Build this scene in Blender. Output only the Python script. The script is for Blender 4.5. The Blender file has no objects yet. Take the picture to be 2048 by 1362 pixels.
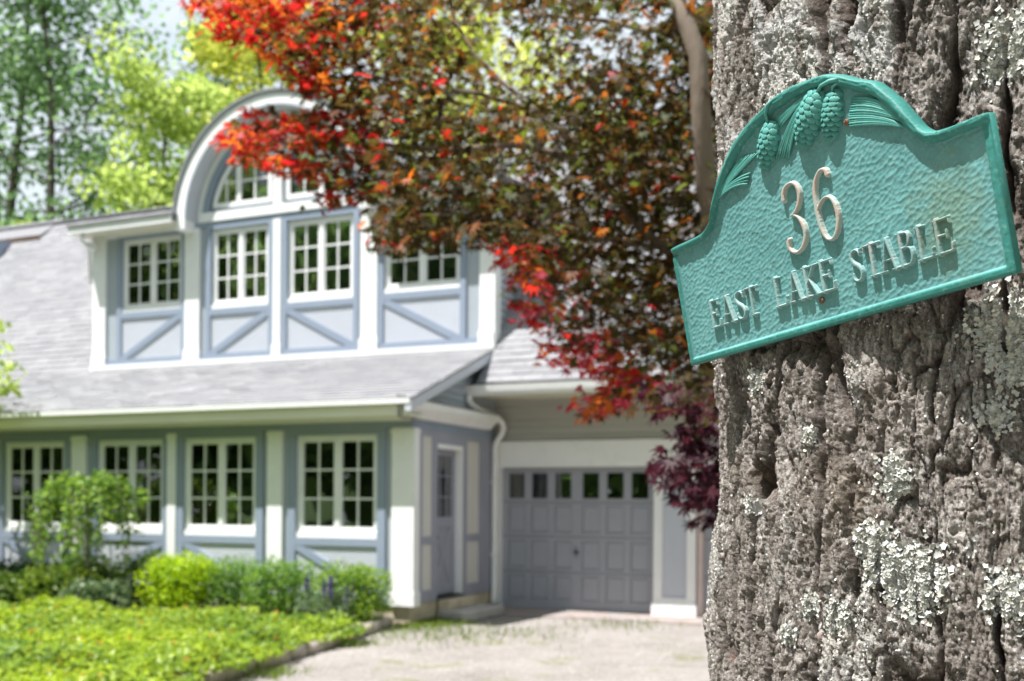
import bpy, math, random
import numpy as np
from mathutils import Vector, Matrix, Quaternion
R_ = math.radians
rng = np.random.default_rng(7)
random.seed(7)
S = bpy.context.scene
COL = S.collection
# ------------------------------------------------------------------ camera, sky, sun, exposure
EYE = 1.6
FPX = 2100.0
cam_d = bpy.data.cameras.new('camera')
cam = bpy.data.objects.new('camera', cam_d); COL.objects.link(cam)
cam_d.sensor_width = 36.0
cam_d.lens = 36.0 * FPX / 2048.0
cam_d.shift_y = (1006 - 681) / 2048.0
cam_d.clip_start = 0.05; cam_d.clip_end = 900
cam.location = (0, 0, EYE)
ROLL = R_(0.36)
cam.rotation_mode = 'QUATERNION'
cam.rotation_quaternion = Quaternion((1, 0, 0), R_(90)) @ Quaternion((0, 0, 1), ROLL)
cam_d.dof.use_dof = True
cam_d.dof.focus_distance = 1.06
cam_d.dof.aperture_fstop = 7.0
cam_d.dof.aperture_blades = 0
S.camera = cam

Uv = Vector((0.9198421, -0.3922888, 0)); Vv = Vector((0.3922888, 0.9198421, 0))
CORNER = Vector((-1.19403, 13.59422, 0))
SUN_D = (Uv * 0.28 + Vv * 0.32 + Vector((0, 0, -1))).normalized()      # the way the light travels
w = bpy.data.worlds.new('World'); S.world = w; w.use_nodes = True
nt = w.node_tree; nt.nodes.clear()
sky = nt.nodes.new('ShaderNodeTexSky'); sky.sky_type = 'NISHITA'; sky.sun_disc = False
sky.sun_elevation = math.asin(-SUN_D.z); sky.sun_rotation = math.atan2(-SUN_D.x, -SUN_D.y) % (2 * math.pi)
sky.air_density = 1.0; sky.dust_density = 1.5; sky.ozone_density = 1.0
bg = nt.nodes.new('ShaderNodeBackground'); bg.inputs[1].default_value = 0.11
wo = nt.nodes.new('ShaderNodeOutputWorld')
nt.links.new(sky.outputs[0], bg.inputs[0])
# thin bright cloud over most of the sky
wtc = nt.nodes.new('ShaderNodeTexCoord'); wn_ = nt.nodes.new('ShaderNodeTexNoise'); wn_.inputs['Scale'].default_value = 3.2; wn_.inputs['Detail'].default_value = 7.0; wn_.inputs['Roughness'].default_value = .6
nt.links.new(wtc.outputs['Generated'], wn_.inputs['Vector'])
wr = nt.nodes.new('ShaderNodeValToRGB'); wr.color_ramp.elements[0].position = .30; wr.color_ramp.elements[0].color = (.12, .12, .12, 1); wr.color_ramp.elements[1].position = .47; wr.color_ramp.elements[1].color = (.92, .92, .92, 1)
nt.links.new(wn_.outputs[0], wr.inputs[0])
bg2 = nt.nodes.new('ShaderNodeBackground'); bg2.inputs[0].default_value = (.86, .94, 1.0, 1); bg2.inputs[1].default_value = .50
wm = nt.nodes.new('ShaderNodeMixShader'); nt.links.new(wr.outputs[0], wm.inputs[0]); nt.links.new(bg.outputs[0], wm.inputs[1]); nt.links.new(bg2.outputs[0], wm.inputs[2]); nt.links.new(wm.outputs[0], wo.inputs[0])
sun_d = bpy.data.lights.new('sun', 'SUN'); sun_d.energy = 5.0; sun_d.angle = R_(0.55); sun_d.color = (1.0, 0.978, 0.955)
sun = bpy.data.objects.new('sun', sun_d); COL.objects.link(sun)
sun.rotation_mode = 'QUATERNION'; sun.rotation_quaternion = SUN_D.to_track_quat('-Z', 'Y'); sun.location = (-6, -3, 20)
S.view_settings.view_transform = 'Standard'
try: S.view_settings.look = 'None'
except Exception: pass
S.view_settings.gamma = 1.0; S.view_settings.use_curve_mapping = False
S.view_settings.exposure = 1.12
S.render.engine = 'CYCLES'
S.cycles.use_denoising = True
S.cycles.max_bounces = 8; S.cycles.transparent_max_bounces = 12; S.cycles.diffuse_bounces = 4
S.cycles.sample_clamp_indirect = 8.0

def pix(px, py, Y):
    """World point at forward distance Y seen at a pixel of the photograph (used to take measurements)."""
    dx, dy = px - 1024.0, -(py - 1006.0)
    c, s = math.cos(ROLL), math.sin(ROLL)
    X = dx * c - dy * s; Z = dx * s + dy * c
    return Vector((X / FPX * Y, Y, EYE + Z / FPX * Y))

# ------------------------------------------------------------------ helpers
def setp(o, label=None, cat=None, group=None, kind=None):
    if label: o['label'] = label
    if cat: o['category'] = cat
    if group: o['group'] = group
    if kind: o['kind'] = kind
    return o

def link(name, data, parent=None, loc=None):
    o = bpy.data.objects.new(name, data); COL.objects.link(o)
    if parent is not None: o.parent = parent
    if loc is not None: o.location = loc
    return o

def empty(name, loc=(0, 0, 0), rz=0.0):
    o = link(name, None); o.location = loc; o.rotation_euler = (0, 0, rz); o.empty_display_size = .2
    return o

def np_mesh(name, V, F, mat=None, smooth=False, col=None, attrs=None):
    """mesh from arrays; F is (n,k) with k = 3 or 4, or a list of such arrays"""
    me = bpy.data.meshes.new(name)
    V = np.asarray(V, np.float32)
    Fs = F if isinstance(F, list) and not isinstance(F[0], tuple) else [np.asarray(F)]
    Fs = [np.asarray(f, np.int32) for f in Fs if len(f)]
    loops = np.concatenate([f.ravel() for f in Fs])
    tot = np.concatenate([np.full(len(f), f.shape[1], np.int32) for f in Fs])
    start = np.concatenate([[0], np.cumsum(tot)[:-1]]).astype(np.int32)
    me.vertices.add(len(V)); me.vertices.foreach_set('co', V.ravel())
    me.loops.add(len(loops)); me.loops.foreach_set('vertex_index', loops)
    me.polygons.add(len(tot)); me.polygons.foreach_set('loop_start', start); me.polygons.foreach_set('loop_total', tot)
    if smooth: me.polygons.foreach_set('use_smooth', np.ones(len(tot), bool))
    if mat: me.materials.append(mat)
    if col is not None:
        a = me.attributes.new('Col', 'FLOAT_COLOR', 'POINT')
        c4 = np.ones((len(V), 4), np.float32); c4[:, :3] = col; a.data.foreach_set('color', c4.ravel())
    for k, v in (attrs or {}).items():
        a = me.attributes.new(k, 'FLOAT', 'POINT'); a.data.foreach_set('value', np.asarray(v, np.float32))
    me.update(calc_edges=True); me.validate()
    return me

class MB:
    def __init__(s): s.v = []; s.f = []
    def quad8(s, p):
        n = len(s.v); s.v += [tuple(q) for q in p]
        s.f += [(n+0, n+3, n+2, n+1), (n+4, n+5, n+6, n+7), (n+0, n+1, n+5, n+4), (n+1, n+2, n+6, n+5), (n+2, n+3, n+7, n+6), (n+3, n+0, n+4, n+7)]
        return s
    def box(s, u0, u1, v0, v1, z0, z1):
        return s.quad8([(u0, v0, z0), (u1, v0, z0), (u1, v1, z0), (u0, v1, z0), (u0, v0, z1), (u1, v0, z1), (u1, v1, z1), (u0, v1, z1)])
    def prism(s, poly, d):
        """poly: list of 3-D points; extruded by vector d"""
        n = len(s.v); k = len(poly); d = Vector(d)
        s.v += [tuple(p) for p in poly] + [tuple(Vector(p) + d) for p in poly]
        s.f += [tuple(range(n, n + k)), tuple(range(n + 2 * k - 1, n + k - 1, -1))]
        for i in range(k):
            j = (i + 1) % k
            s.f.append((n + j, n + i, n + k + i, n + k + j))
        return s
    def tube(s, pts, rad, seg=8):
        pts = [Vector(p) for p in pts]; n0 = len(s.v)
        if not hasattr(rad, '__len__'): rad = [rad] * len(pts)
        up = None
        for i, p in enumerate(pts):
            t = (pts[min(i + 1, len(pts) - 1)] - pts[max(i - 1, 0)]).normalized()
            if up is None: up = t.orthogonal().normalized()
            a = (up - t * up.dot(t)).normalized(); up = a; b = t.cross(a)
            for k in range(seg):
                an = 2 * math.pi * k / seg
                s.v.append(tuple(p + (a * math.cos(an) + b * math.sin(an)) * rad[i]))
        for i in range(len(pts) - 1):
            for k in range(seg):
                q = n0 + i * seg; k2 = (k + 1) % seg
                s.f.append((q + k, q + k2, q + seg + k2, q + seg + k))
        s.f.append(tuple(n0 + k for k in range(seg))[::-1]); s.f.append(tuple(n0 + (len(pts) - 1) * seg + k for k in range(seg)))
        return s
    def mesh(s, name, mat, smooth=False):
        me = bpy.data.meshes.new(name); me.from_pydata(s.v, [], s.f)
        bm_fix(me)
        if mat: me.materials.append(mat)
        if smooth: me.polygons.foreach_set('use_smooth', np.ones(len(me.polygons), bool))
        me.update(); return me
    def build(s, name, mat, parent=None, smooth=False, loc=None):
        return link(name, s.mesh(name, mat, smooth), parent, loc)

import bmesh
def bm_fix(me):
    bm = bmesh.new(); bm.from_mesh(me); bmesh.ops.recalc_face_normals(bm, faces=bm.faces); bm.to_mesh(me); bm.free()

def bevelled(o, w=.004, seg=2):
    m = o.modifiers.new('edge', 'BEVEL'); m.width = w; m.segments = seg; m.limit_method = 'ANGLE'; m.angle_limit = R_(40)
    return o

# ------------------------------------------------------------------ materials
def nodes(name):
    m = bpy.data.materials.new(name); m.use_nodes = True
    t = m.node_tree; t.nodes.clear()
    out = t.nodes.new('ShaderNodeOutputMaterial')
    return m, t, out
def N(t, typ, **kw):
    n = t.nodes.new(typ)
    for k, v in kw.items():
        if k == 'i':
            for kk, vv in v.items(): n.inputs[kk].default_value = vv
        else: setattr(n, k, v)
    return n
def L(t, a, b): t.links.new(a, b)
def ramp(t, fac, stops):
    r = t.nodes.new('ShaderNodeValToRGB'); cr = r.color_ramp
    while len(cr.elements) < len(stops): cr.elements.new(.5)
    for e, (p, c) in zip(cr.elements, stops):
        e.position = p; e.color = (c[0], c[1], c[2], 1)
    L(t, fac, r.inputs[0]); return r
def mixc(t, fac, a, b, mode='MIX'):
    m = t.nodes.new('ShaderNodeMix'); m.data_type = 'RGBA'; m.blend_type = mode
    for s, x in ((0, fac), (6, a), (7, b)):
        if isinstance(x, (int, float)): m.inputs[s].default_value = x
        elif isinstance(x, tuple): m.inputs[s].default_value = (*x[:3], 1)
        else: L(t, x, m.inputs[s])
    return m.outputs[2]

def paint(name, base, rough=.5, var=.08, scale=3.0, bump=.1, bscale=60.0, spec=.4, stretch=(1, 1, 1), dirt=None):
    m, t, out = nodes(name)
    p = N(t, 'ShaderNodeBsdfPrincipled', i={'Roughness': rough, 'Specular IOR Level': spec})
    tc = N(t, 'ShaderNodeTexCoord'); mp = N(t, 'ShaderNodeMapping'); mp.inputs['Scale'].default_value = stretch
    L(t, tc.outputs['Object'], mp.inputs[0])
    n1 = N(t, 'ShaderNodeTexNoise', i={'Scale': scale, 'Detail': 6.0, 'Roughness': .6}); L(t, mp.outputs[0], n1.inputs[0])
    r = ramp(t, n1.outputs[0], [(.3, [c * (1 - var) for c in base]), (.7, [min(1, c * (1 + var)) for c in base])])
    c = r.outputs[0]
    if dirt:
        n3 = N(t, 'ShaderNodeTexNoise', i={'Scale': scale * 2.7, 'Detail': 8.0, 'Roughness': .7}); L(t, mp.outputs[0], n3.inputs[0])
        r3 = ramp(t, n3.outputs[0], [(.52, (0, 0, 0)), (.72, (1, 1, 1))])
        f = N(t, 'ShaderNodeMath', operation='MULTIPLY'); L(t, r3.outputs[0], f.inputs[0]); f.inputs[1].default_value = dirt[1]
        c = mixc(t, f.outputs[0], c, dirt[0])
    L(t, c, p.inputs['Base Color'])
    n2 = N(t, 'ShaderNodeTexNoise', i={'Scale': bscale, 'Detail': 4.0}); L(t, mp.outputs[0], n2.inputs[0])
    b = N(t, 'ShaderNodeBump', i={'Strength': bump, 'Distance': .01}); L(t, n2.outputs[0], b.inputs['Height']); L(t, b.outputs[0], p.inputs['Normal'])
    L(t, p.outputs[0], out.inputs[0]); return m

M_WHITE = paint('white_paint', (.80, .80, .80), .45, .04, 2, .08, dirt=((.60, .58, .53), .35))
M_CREAM = paint('cream_paint', (.70, .68, .56), .45, .03, 2, .08)
M_FLANK = paint('dull_blue_grey_paint', (.36, .395, .44), .5, .05, 2, .1)
M_BLUE = paint('blue_grey_paint', (.255, .30, .385), .5, .05, 2, .1)
M_PANEL = paint('pale_grey_paint', (.515, .535, .595), .55, .03, 2, .08)
M_LAV = paint('lavender_grey_paint', (.30, .305, .37), .5, .05, 2, .1)
M_BUFF = paint('buff_grey_paint', (.60, .58, .55), .55, .03, 2, .08)
M_DOORGREY = paint('slate_grey_paint', (.32, .328, .37), .45, .04, 2, .08)
M_SIDING = paint('weathered_siding_paint', (.49, .48, .46), .6, .06, 3, .15, stretch=(.4, 1, 3))
M_SIDINGB = paint('blue_siding_paint', (.40, .43, .48), .6, .06, 3, .15)
M_STONE = paint('foundation_stone', (.50, .43, .32), .9, .2, 5, .5, 25)
M_STEP = paint('step_concrete', (.40, .38, .36), .9, .15, 6, .5, 40)
M_DARK = paint('room_shade_dark', (.018, .017, .015), .9, .2, 2, 0)  # near-black colour standing in for the shade of unlit rooms
M_BLIND = paint('blind_slat_paint', (.32, .30, .29), .6, .05, 2, 0)
M_METAL = paint('dark_iron', (.03, .03, .03), .4, .1, 8, .1)
M_CURTAIN = paint('maroon_curtain', (.10, .022, .03), .9, .2, 4, .1)
M_BLACK = paint('black_flashing', (.03, .03, .035), .6, .2, 8, .1)
M_BROWNWOOD = paint('brown_fascia_wood', (.10, .06, .04), .7, .3, 6, .2)

def shingle_mat():
    m, t, out = nodes('asphalt_shingle')
    p = N(t, 'ShaderNodeBsdfPrincipled', i={'Roughness': .92, 'Specular IOR Level': .2})
    a = N(t, 'ShaderNodeAttribute', attribute_name='rnd'); oi = N(t, 'ShaderNodeObjectInfo')
    ad = N(t, 'ShaderNodeMath', operation='ADD'); L(t, a.outputs['Fac'], ad.inputs[0]); L(t, oi.outputs['Random'], ad.inputs[1])
    fr = N(t, 'ShaderNodeMath', operation='FRACT'); L(t, ad.outputs[0], fr.inputs[0])
    r = ramp(t, fr.outputs[0], [(0, (.21, .21, .222)), (.5, (.238, .237, .248)), (1, (.268, .267, .277))])
    geo = N(t, 'ShaderNodeNewGeometry')
    n = N(t, 'ShaderNodeTexNoise', i={'Scale': 14.0, 'Detail': 9.0, 'Roughness': .8}); L(t, geo.outputs['Position'], n.inputs[0])
    r2 = ramp(t, n.outputs[0], [(.3, (.82, .82, .82)), (.7, (1.14, 1.14, 1.14))])
    L(t, mixc(t, 1.0, r.outputs[0], r2.outputs[0], 'MULTIPLY'), p.inputs['Base Color'])
    n2 = N(t, 'ShaderNodeTexNoise', i={'Scale': 220.0, 'Detail': 2.0}); L(t, geo.outputs['Position'], n2.inputs[0])
    b = N(t, 'ShaderNodeBump', i={'Strength': .4, 'Distance': .004}); L(t, n2.outputs[0], b.inputs['Height']); L(t, b.outputs[0], p.inputs['Normal'])
    L(t, p.outputs[0], out.inputs[0]); return m
M_SHINGLE = shingle_mat()

def glass_mat():
    m, t, out = nodes('window_glass')
    f = N(t, 'ShaderNodeFresnel', i={'IOR': 1.6})
    tr = N(t, 'ShaderNodeBsdfTransparent', i={'Color': (.8, .84, .82, 1)}); g = N(t, 'ShaderNodeBsdfGlossy', i={'Roughness': .015, 'Color': (1, 1, 1, 1)})
    geo = N(t, 'ShaderNodeNewGeometry'); n = N(t, 'ShaderNodeTexNoise', i={'Scale': 2.2, 'Detail': 1.0}); L(t, geo.outputs['Position'], n.inputs[0])
    b = N(t, 'ShaderNodeBump', i={'Strength': .25, 'Distance': .02}); L(t, n.outputs[0], b.inputs['Height']); L(t, b.outputs[0], g.inputs['Normal'])
    mx = N(t, 'ShaderNodeMixShader'); ad = N(t, 'ShaderNodeMath', operation='MULTIPLY'); L(t, f.outputs[0], ad.inputs[0]); ad.inputs[1].default_value = 1.8; ad.use_clamp = True
    L(t, ad.outputs[0], mx.inputs[0]); L(t, tr.outputs[0], mx.inputs[1]); L(t, g.outputs[0], mx.inputs[2])
    L(t, mx.outputs[0], out.inputs[0]); return m
M_GLASS = glass_mat()

def leaf_mat(name, trans=.5, rough=.55, spec=.3, tsat=1.0):
    m, t, out = nodes(name)
    a = N(t, 'ShaderNodeAttribute', attribute_name='Col')
    p = N(t, 'ShaderNodeBsdfPrincipled', i={'Roughness': rough, 'Specular IOR Level': spec})
    L(t, a.outputs['Color'], p.inputs['Base Color'])
    tl = N(t, 'ShaderNodeBsdfTranslucent')
    hs = N(t, 'ShaderNodeHueSaturation', i={'Saturation': tsat, 'Value': 1.5}); L(t, a.outputs['Color'], hs.inputs['Color']); L(t, hs.outputs[0], tl.inputs['Color'])
    mx = N(t, 'ShaderNodeMixShader'); mx.inputs[0].default_value = trans
    L(t, p.outputs[0], mx.inputs[1]); L(t, tl.outputs[0], mx.inputs[2]); L(t, mx.outputs[0], out.inputs[0]); return m
M_LEAF = leaf_mat('green_leaf', .42, .45, .35)
M_MAPLE = leaf_mat('maple_leaf', .55, .5, .3)
M_FARLEAF = leaf_mat('sunlit_far_leaf', .6, .6, .2)
M_BARKD = paint('dark_bark', (.09, .075, .06), .95, .3, 12, .6, 40)
M_BARKM = paint('maple_bark', (.19, .15, .115), .9, .25, 9, .5, 40, stretch=(1, 1, .3))

# ------------------------------------------------------------------ noise in numpy
def _hash(ix, iy, seed):
    h = (ix.astype(np.int64) * 374761393 + iy.astype(np.int64) * 668265263 + seed * 1442695041) & 0xffffffff
    h = ((h ^ (h >> 13)) * 1274126177) & 0xffffffff
    h = ((h ^ (h >> 16)) * 2246822519) & 0xffffffff
    return ((h ^ (h >> 15)) & 0xffffff) / float(0x1000000)
def vnoise(x, y, seed=0):
    ix = np.floor(x); iy = np.floor(y); fx = x - ix; fy = y - iy
    fx = fx * fx * fx * (fx * (fx * 6 - 15) + 10); fy = fy * fy * fy * (fy * (fy * 6 - 15) + 10)
    a = _hash(ix, iy, seed); b = _hash(ix + 1, iy, seed); c = _hash(ix, iy + 1, seed); d = _hash(ix + 1, iy + 1, seed)
    return (a + (b - a) * fx + (c - a) * fy + (a - b - c + d) * fx * fy) * 2 - 1
def fbm(x, y, seed=0, octv=5, gain=.5, ridged=False):
    s = np.zeros_like(x); a = 1.0; tot = 0
    for o in range(octv):
        n = vnoise(x, y, seed + o * 17)
        if ridged: n = 1 - 2 * np.abs(n)
        s += a * n; tot += a; a *= gain; x = x * 2.03 + 11.3; y = y * 2.03 + 5.7
    return s / tot
def voronoi(x, y, seed=0, jit=.9):
    ix = np.floor(x); iy = np.floor(y)
    f1 = np.full(x.shape, 9.0); f2 = np.full(x.shape, 9.0); cid = np.zeros(x.shape)
    for di in (-1, 0, 1):
        for dj in (-1, 0, 1):
            a = ix + di; b = iy + dj
            px = a + .5 + jit * (_hash(a, b, seed) - .5); py = b + .5 + jit * (_hash(a, b, seed + 5) - .5)
            d = np.hypot(x - px, y - py); c = _hash(a, b, seed + 9)
            n1 = d < f1
            f2 = np.where(n1, f1, np.minimum(f2, d)); cid = np.where(n1, c, cid); f1 = np.where(n1, d, f1)
    return f1, f2, cid
def sstep(a, b, x):
    t = np.clip((x - a) / (b - a), 0, 1); return t * t * (3 - 2 * t)

# ------------------------------------------------------------------ scattered leaves
def rand_rot(n, updown=1.0, r=rng):
    """n rotation matrices whose z axis is a random direction pulled towards +Z"""
    z = r.normal(size=(n, 3)); z[:, 2] = np.abs(z[:, 2]) * updown + .05; z /= np.linalg.norm(z, axis=1)[:, None]
    a = r.normal(size=(n, 3)); x = a - (a * z).sum(1)[:, None] * z; x /= np.linalg.norm(x, axis=1)[:, None]
    y = np.cross(z, x); return np.stack([x, y, z], 2)
def scatter_mesh(name, tmpl, tf, P, Rm, size, col, mat, colvar=None):
    n, k = len(P), len(tmpl)
    V = np.einsum('nij,kj->nki', Rm, tmpl) * np.asarray(size)[:, None, None] + P[:, None, :]
    F = (np.asarray(tf)[None] + (np.arange(n) * k)[:, None, None]).reshape(-1, len(tf[0]))
    C = np.repeat(np.asarray(col), k, 0)
    return np_mesh(name, V.reshape(-1, 3), F, mat, False, C)
LEAF_T = np.array([(0, 0, 0), (.28, .35, .05), (0, 1, -.06), (-.28, .35, .05)]); LEAF_F = [(0, 1, 2, 3)]
BLOB_T = np.array([(.5, 0, 0), (.2, .45, .1), (-.35, .35, -.05), (-.5, -.1, .1), (0, -.5, -.05), (.38, -.3, .08), ]); BLOB_F = [(0, 1, 2), (0, 2, 3), (0, 3, 4), (0, 4, 5)]
def maple_template():
    pts = [(0, 0, 0)]
    tips = [(-118, .52), (-78, .74), (-38, .93), (0, 1.0), (38, .93), (78, .74), (118, .52)]
    out = [(-160, .10)]
    for i, (a, r) in enumerate(tips):
        out.append((a, r))
        if i < 6: out.append(((a + tips[i + 1][0]) / 2, .36))
    out.append((160, .10))
    for a, r in out:
        a = R_(a); pts.append((r * math.sin(a) * .62, r * math.cos(a) * .62, -.16 * r * r + (.05 if r < .4 else 0)))
    return np.array(pts), [(0, i, i + 1) for i in range(1, len(pts) - 1)]
MAP_T, MAP_F = maple_template()

# =================================================================== THE SETTING
def ground_mat(name, stops, scale, scale2, bump, bd=.02, patch=None):
    m, t, out = nodes(name)
    p = N(t, 'ShaderNodeBsdfPrincipled', i={'Roughness': .95, 'Specular IOR Level': .15})
    geo = N(t, 'ShaderNodeNewGeometry')
    n = N(t, 'ShaderNodeTexNoise', i={'Scale': scale, 'Detail': 10.0, 'Roughness': .7}); L(t, geo.outputs['Position'], n.inputs[0])
    r = ramp(t, n.outputs[0], stops); c = r.outputs[0]
    v = N(t, 'ShaderNodeTexVoronoi', i={'Scale': scale2}); L(t, geo.outputs['Position'], v.inputs[0])
    r2 = ramp(t, v.outputs['Color'], [(.1, (.76, .76, .76)), (.9, (1.2, 1.2, 1.2))])
    c = mixc(t, .8, c, r2.outputs[0], 'MULTIPLY')
    if patch:
        n3 = N(t, 'ShaderNodeTexNoise', i={'Scale': patch[1], 'Detail': 7.0, 'Roughness': .65}); L(t, geo.outputs['Position'], n3.inputs[0])
        r3 = ramp(t, n3.outputs[0], [(patch[2], (0, 0, 0)), (patch[2] + .1, (.8, .8, .8))]); c = mixc(t, r3.outputs[0], c, patch[0])
    L(t, c, p.inputs['Base Color'])
    b = N(t, 'ShaderNodeBump', i={'Strength': bump, 'Distance': bd}); L(t, v.outputs['Distance'], b.inputs['Height']); L(t, b.outputs[0], p.inputs['Normal'])
    L(t, p.outputs[0], out.inputs[0]); return m
M_GRAVEL = ground_mat('pale_gravel', [(.3, (.195, .175, .16)), (.5, (.262, .238, .22)), (.72, (.335, .31, .29))], .9, 55, .8, patch=((.17, .17, .085), 1.3, .555))
M_LAWN = ground_mat('lawn_ground', [(.3, (.035, .06, .016)), (.7, (.07, .11, .03))], .8, 40, .8)
M_SOIL = ground_mat('bed_soil', [(.3, (.035, .026, .018)), (.7, (.07, .05, .035))], 3, 60, .8)
def HP(u, v, z=0.0): return CORNER + Uv * u + Vv * v + Vector((0, 0, z))
def sheet(name, pts, z, mat):
    me = bpy.data.meshes.new(name); me.from_pydata([(p[0], p[1], z) for p in pts], [], [tuple(range(len(pts)))]); me.materials.append(mat)
    o = link(name, me); setp(o, kind='structure'); return o
me = bpy.data.meshes.new('ground'); s_ = 400
me.from_pydata([(-s_, -s_, -.012), (s_, -s_, -.012), (s_, s_, -.012), (-s_, s_, -.012)], [], [(0, 1, 2, 3)]); me.materials.append(M_LAWN)
setp(link('ground', me), kind='structure')
drv = [HP(-.3, 1.75), HP(-.3, -.6), HP(.05, -1.9), HP(.3, -3.6), HP(.6, -5.5), HP(1.2, -9), HP(2, -14), HP(3, -22), HP(12, -22), HP(11, -8), HP(12, 1.75)]
sheet('driveway', drv, -.004, M_GRAVEL)
# garden bed: a low mound of soil
bed = [(-.42, -.08), (-.22, -.9), (-.02, -1.9), (.18, -3.2), (.42, -4.6), (.95, -7.2), (-13, -7.2), (-13, -.08)]
bb = MB(); bb.prism([HP(u, v, -.01) for u, v in bed], (0, 0, .11)); setp(bb.build('garden_bed', M_SOIL), kind='structure')
# paved apron in front of the garage doors: brick pavers
def paver_mat():
    m, t, out = nodes('worn_brick_paver')
    p = N(t, 'ShaderNodeBsdfPrincipled', i={'Roughness': .9, 'Specular IOR Level': .2})
    a = N(t, 'ShaderNodeAttribute', attribute_name='rnd')
    r = ramp(t, a.outputs['Fac'], [(0, (.30, .20, .17)), (.35, (.26, .235, .225)), (.7, (.33, .24, .20)), (1, (.28, .275, .28))])
    geo = N(t, 'ShaderNodeNewGeometry'); n = N(t, 'ShaderNodeTexNoise', i={'Scale': 7.0, 'Detail': 8.0}); L(t, geo.outputs['Position'], n.inputs[0])
    r2 = ramp(t, n.outputs[0], [(.35, (0, 0, 0)), (.65, (.7, .7, .7))])
    L(t, mixc(t, r2.outputs[0], r.outputs[0], (.30, .285, .275)), p.inputs['Base Color'])
    b = N(t, 'ShaderNodeBump', i={'Strength': .4, 'Distance': .01}); L(t, n.outputs[0], b.inputs['Height']); L(t, b.outputs[0], p.inputs['Normal'])
    L(t, p.outputs[0], out.inputs[0]); return m
M_PAVER = paver_mat()
ap = MB(); rn = []
for i in range(-2, 30):
    for j in range(0, 9):
        u = -.2 + i * .23 + (j % 2) * .115; v = 1.72 + j * .115
        if u < -.16 or v > 2.66 or (v > 2.5 and (u < 0 or 2.3 < u < 3.1)): continue
        h = .012 + random.random() * .006
        ap.box(u + .004, u + .226, v + .004, v + .111, -.03, h); rn += [random.random()] * 8
me = ap.mesh('garage_apron', M_PAVER); a = me.attributes.new('rnd', 'FLOAT', 'POINT'); a.data.foreach_set('value', np.array(rn, np.float32))
apo = link('garage_apron', me); apo.location = CORNER; apo.rotation_euler = (0, 0, math.atan2(Uv.y, Uv.x)); setp(apo, kind='structure')

# =================================================================== THE HOUSE (u right, v back, z up in its own frame)
HRZ = math.atan2(Uv.y, Uv.x)
house = empty('house', CORNER, HRZ)
setp(house, 'pale grey stable house with arched dormer, many-paned windows and attached garage', 'house')
_cache = {}
def hbox(name, mat, u0, u1, v0, v1, z0, z1, parent=house, bev=0):
    """a box part; alike sizes share mesh data"""
    key = (name, mat.name, round(u1 - u0, 4), round(v1 - v0, 4), round(z1 - z0, 4))
    if key not in _cache:
        a, b, c = (u1 - u0) / 2, (v1 - v0) / 2, (z1 - z0) / 2
        _cache[key] = MB().box(-a, a, -b, b, -c, c).mesh(name, mat)
    return link(name, _cache[key], parent, ((u0 + u1) / 2, (v0 + v1) / 2, (z0 + z1) / 2))
def hpoly(name, mat, pts, v0, v1, parent=house):
    return MB().prism([(u, v0, z) for u, z in pts], (0, v1 - v0, 0)).build(name, mat, parent)

def beadboard(name, u0, u1, v, z0, z1, mat=M_PANEL, parent=house, pitch=.05):
    n = max(2, int(round((u1 - u0) / pitch))); xs = []
    for i in range(n):
        a = u0 + (u1 - u0) * i / n; b = u0 + (u1 - u0) * (i + 1) / n
        xs += [(a, v + .007), (a + .005, v), (b - .005, v)]
    xs.append((u1, v + .007)); m = MB(); k = len(xs)
    for x, y in xs: m.v.append((x, y, z0))
    for x, y in xs: m.v.append((x, y, z1))
    for i in range(k - 1): m.f.append((i, i + 1, k + i + 1, k + i))
    return m.build(name, mat, parent)

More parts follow.
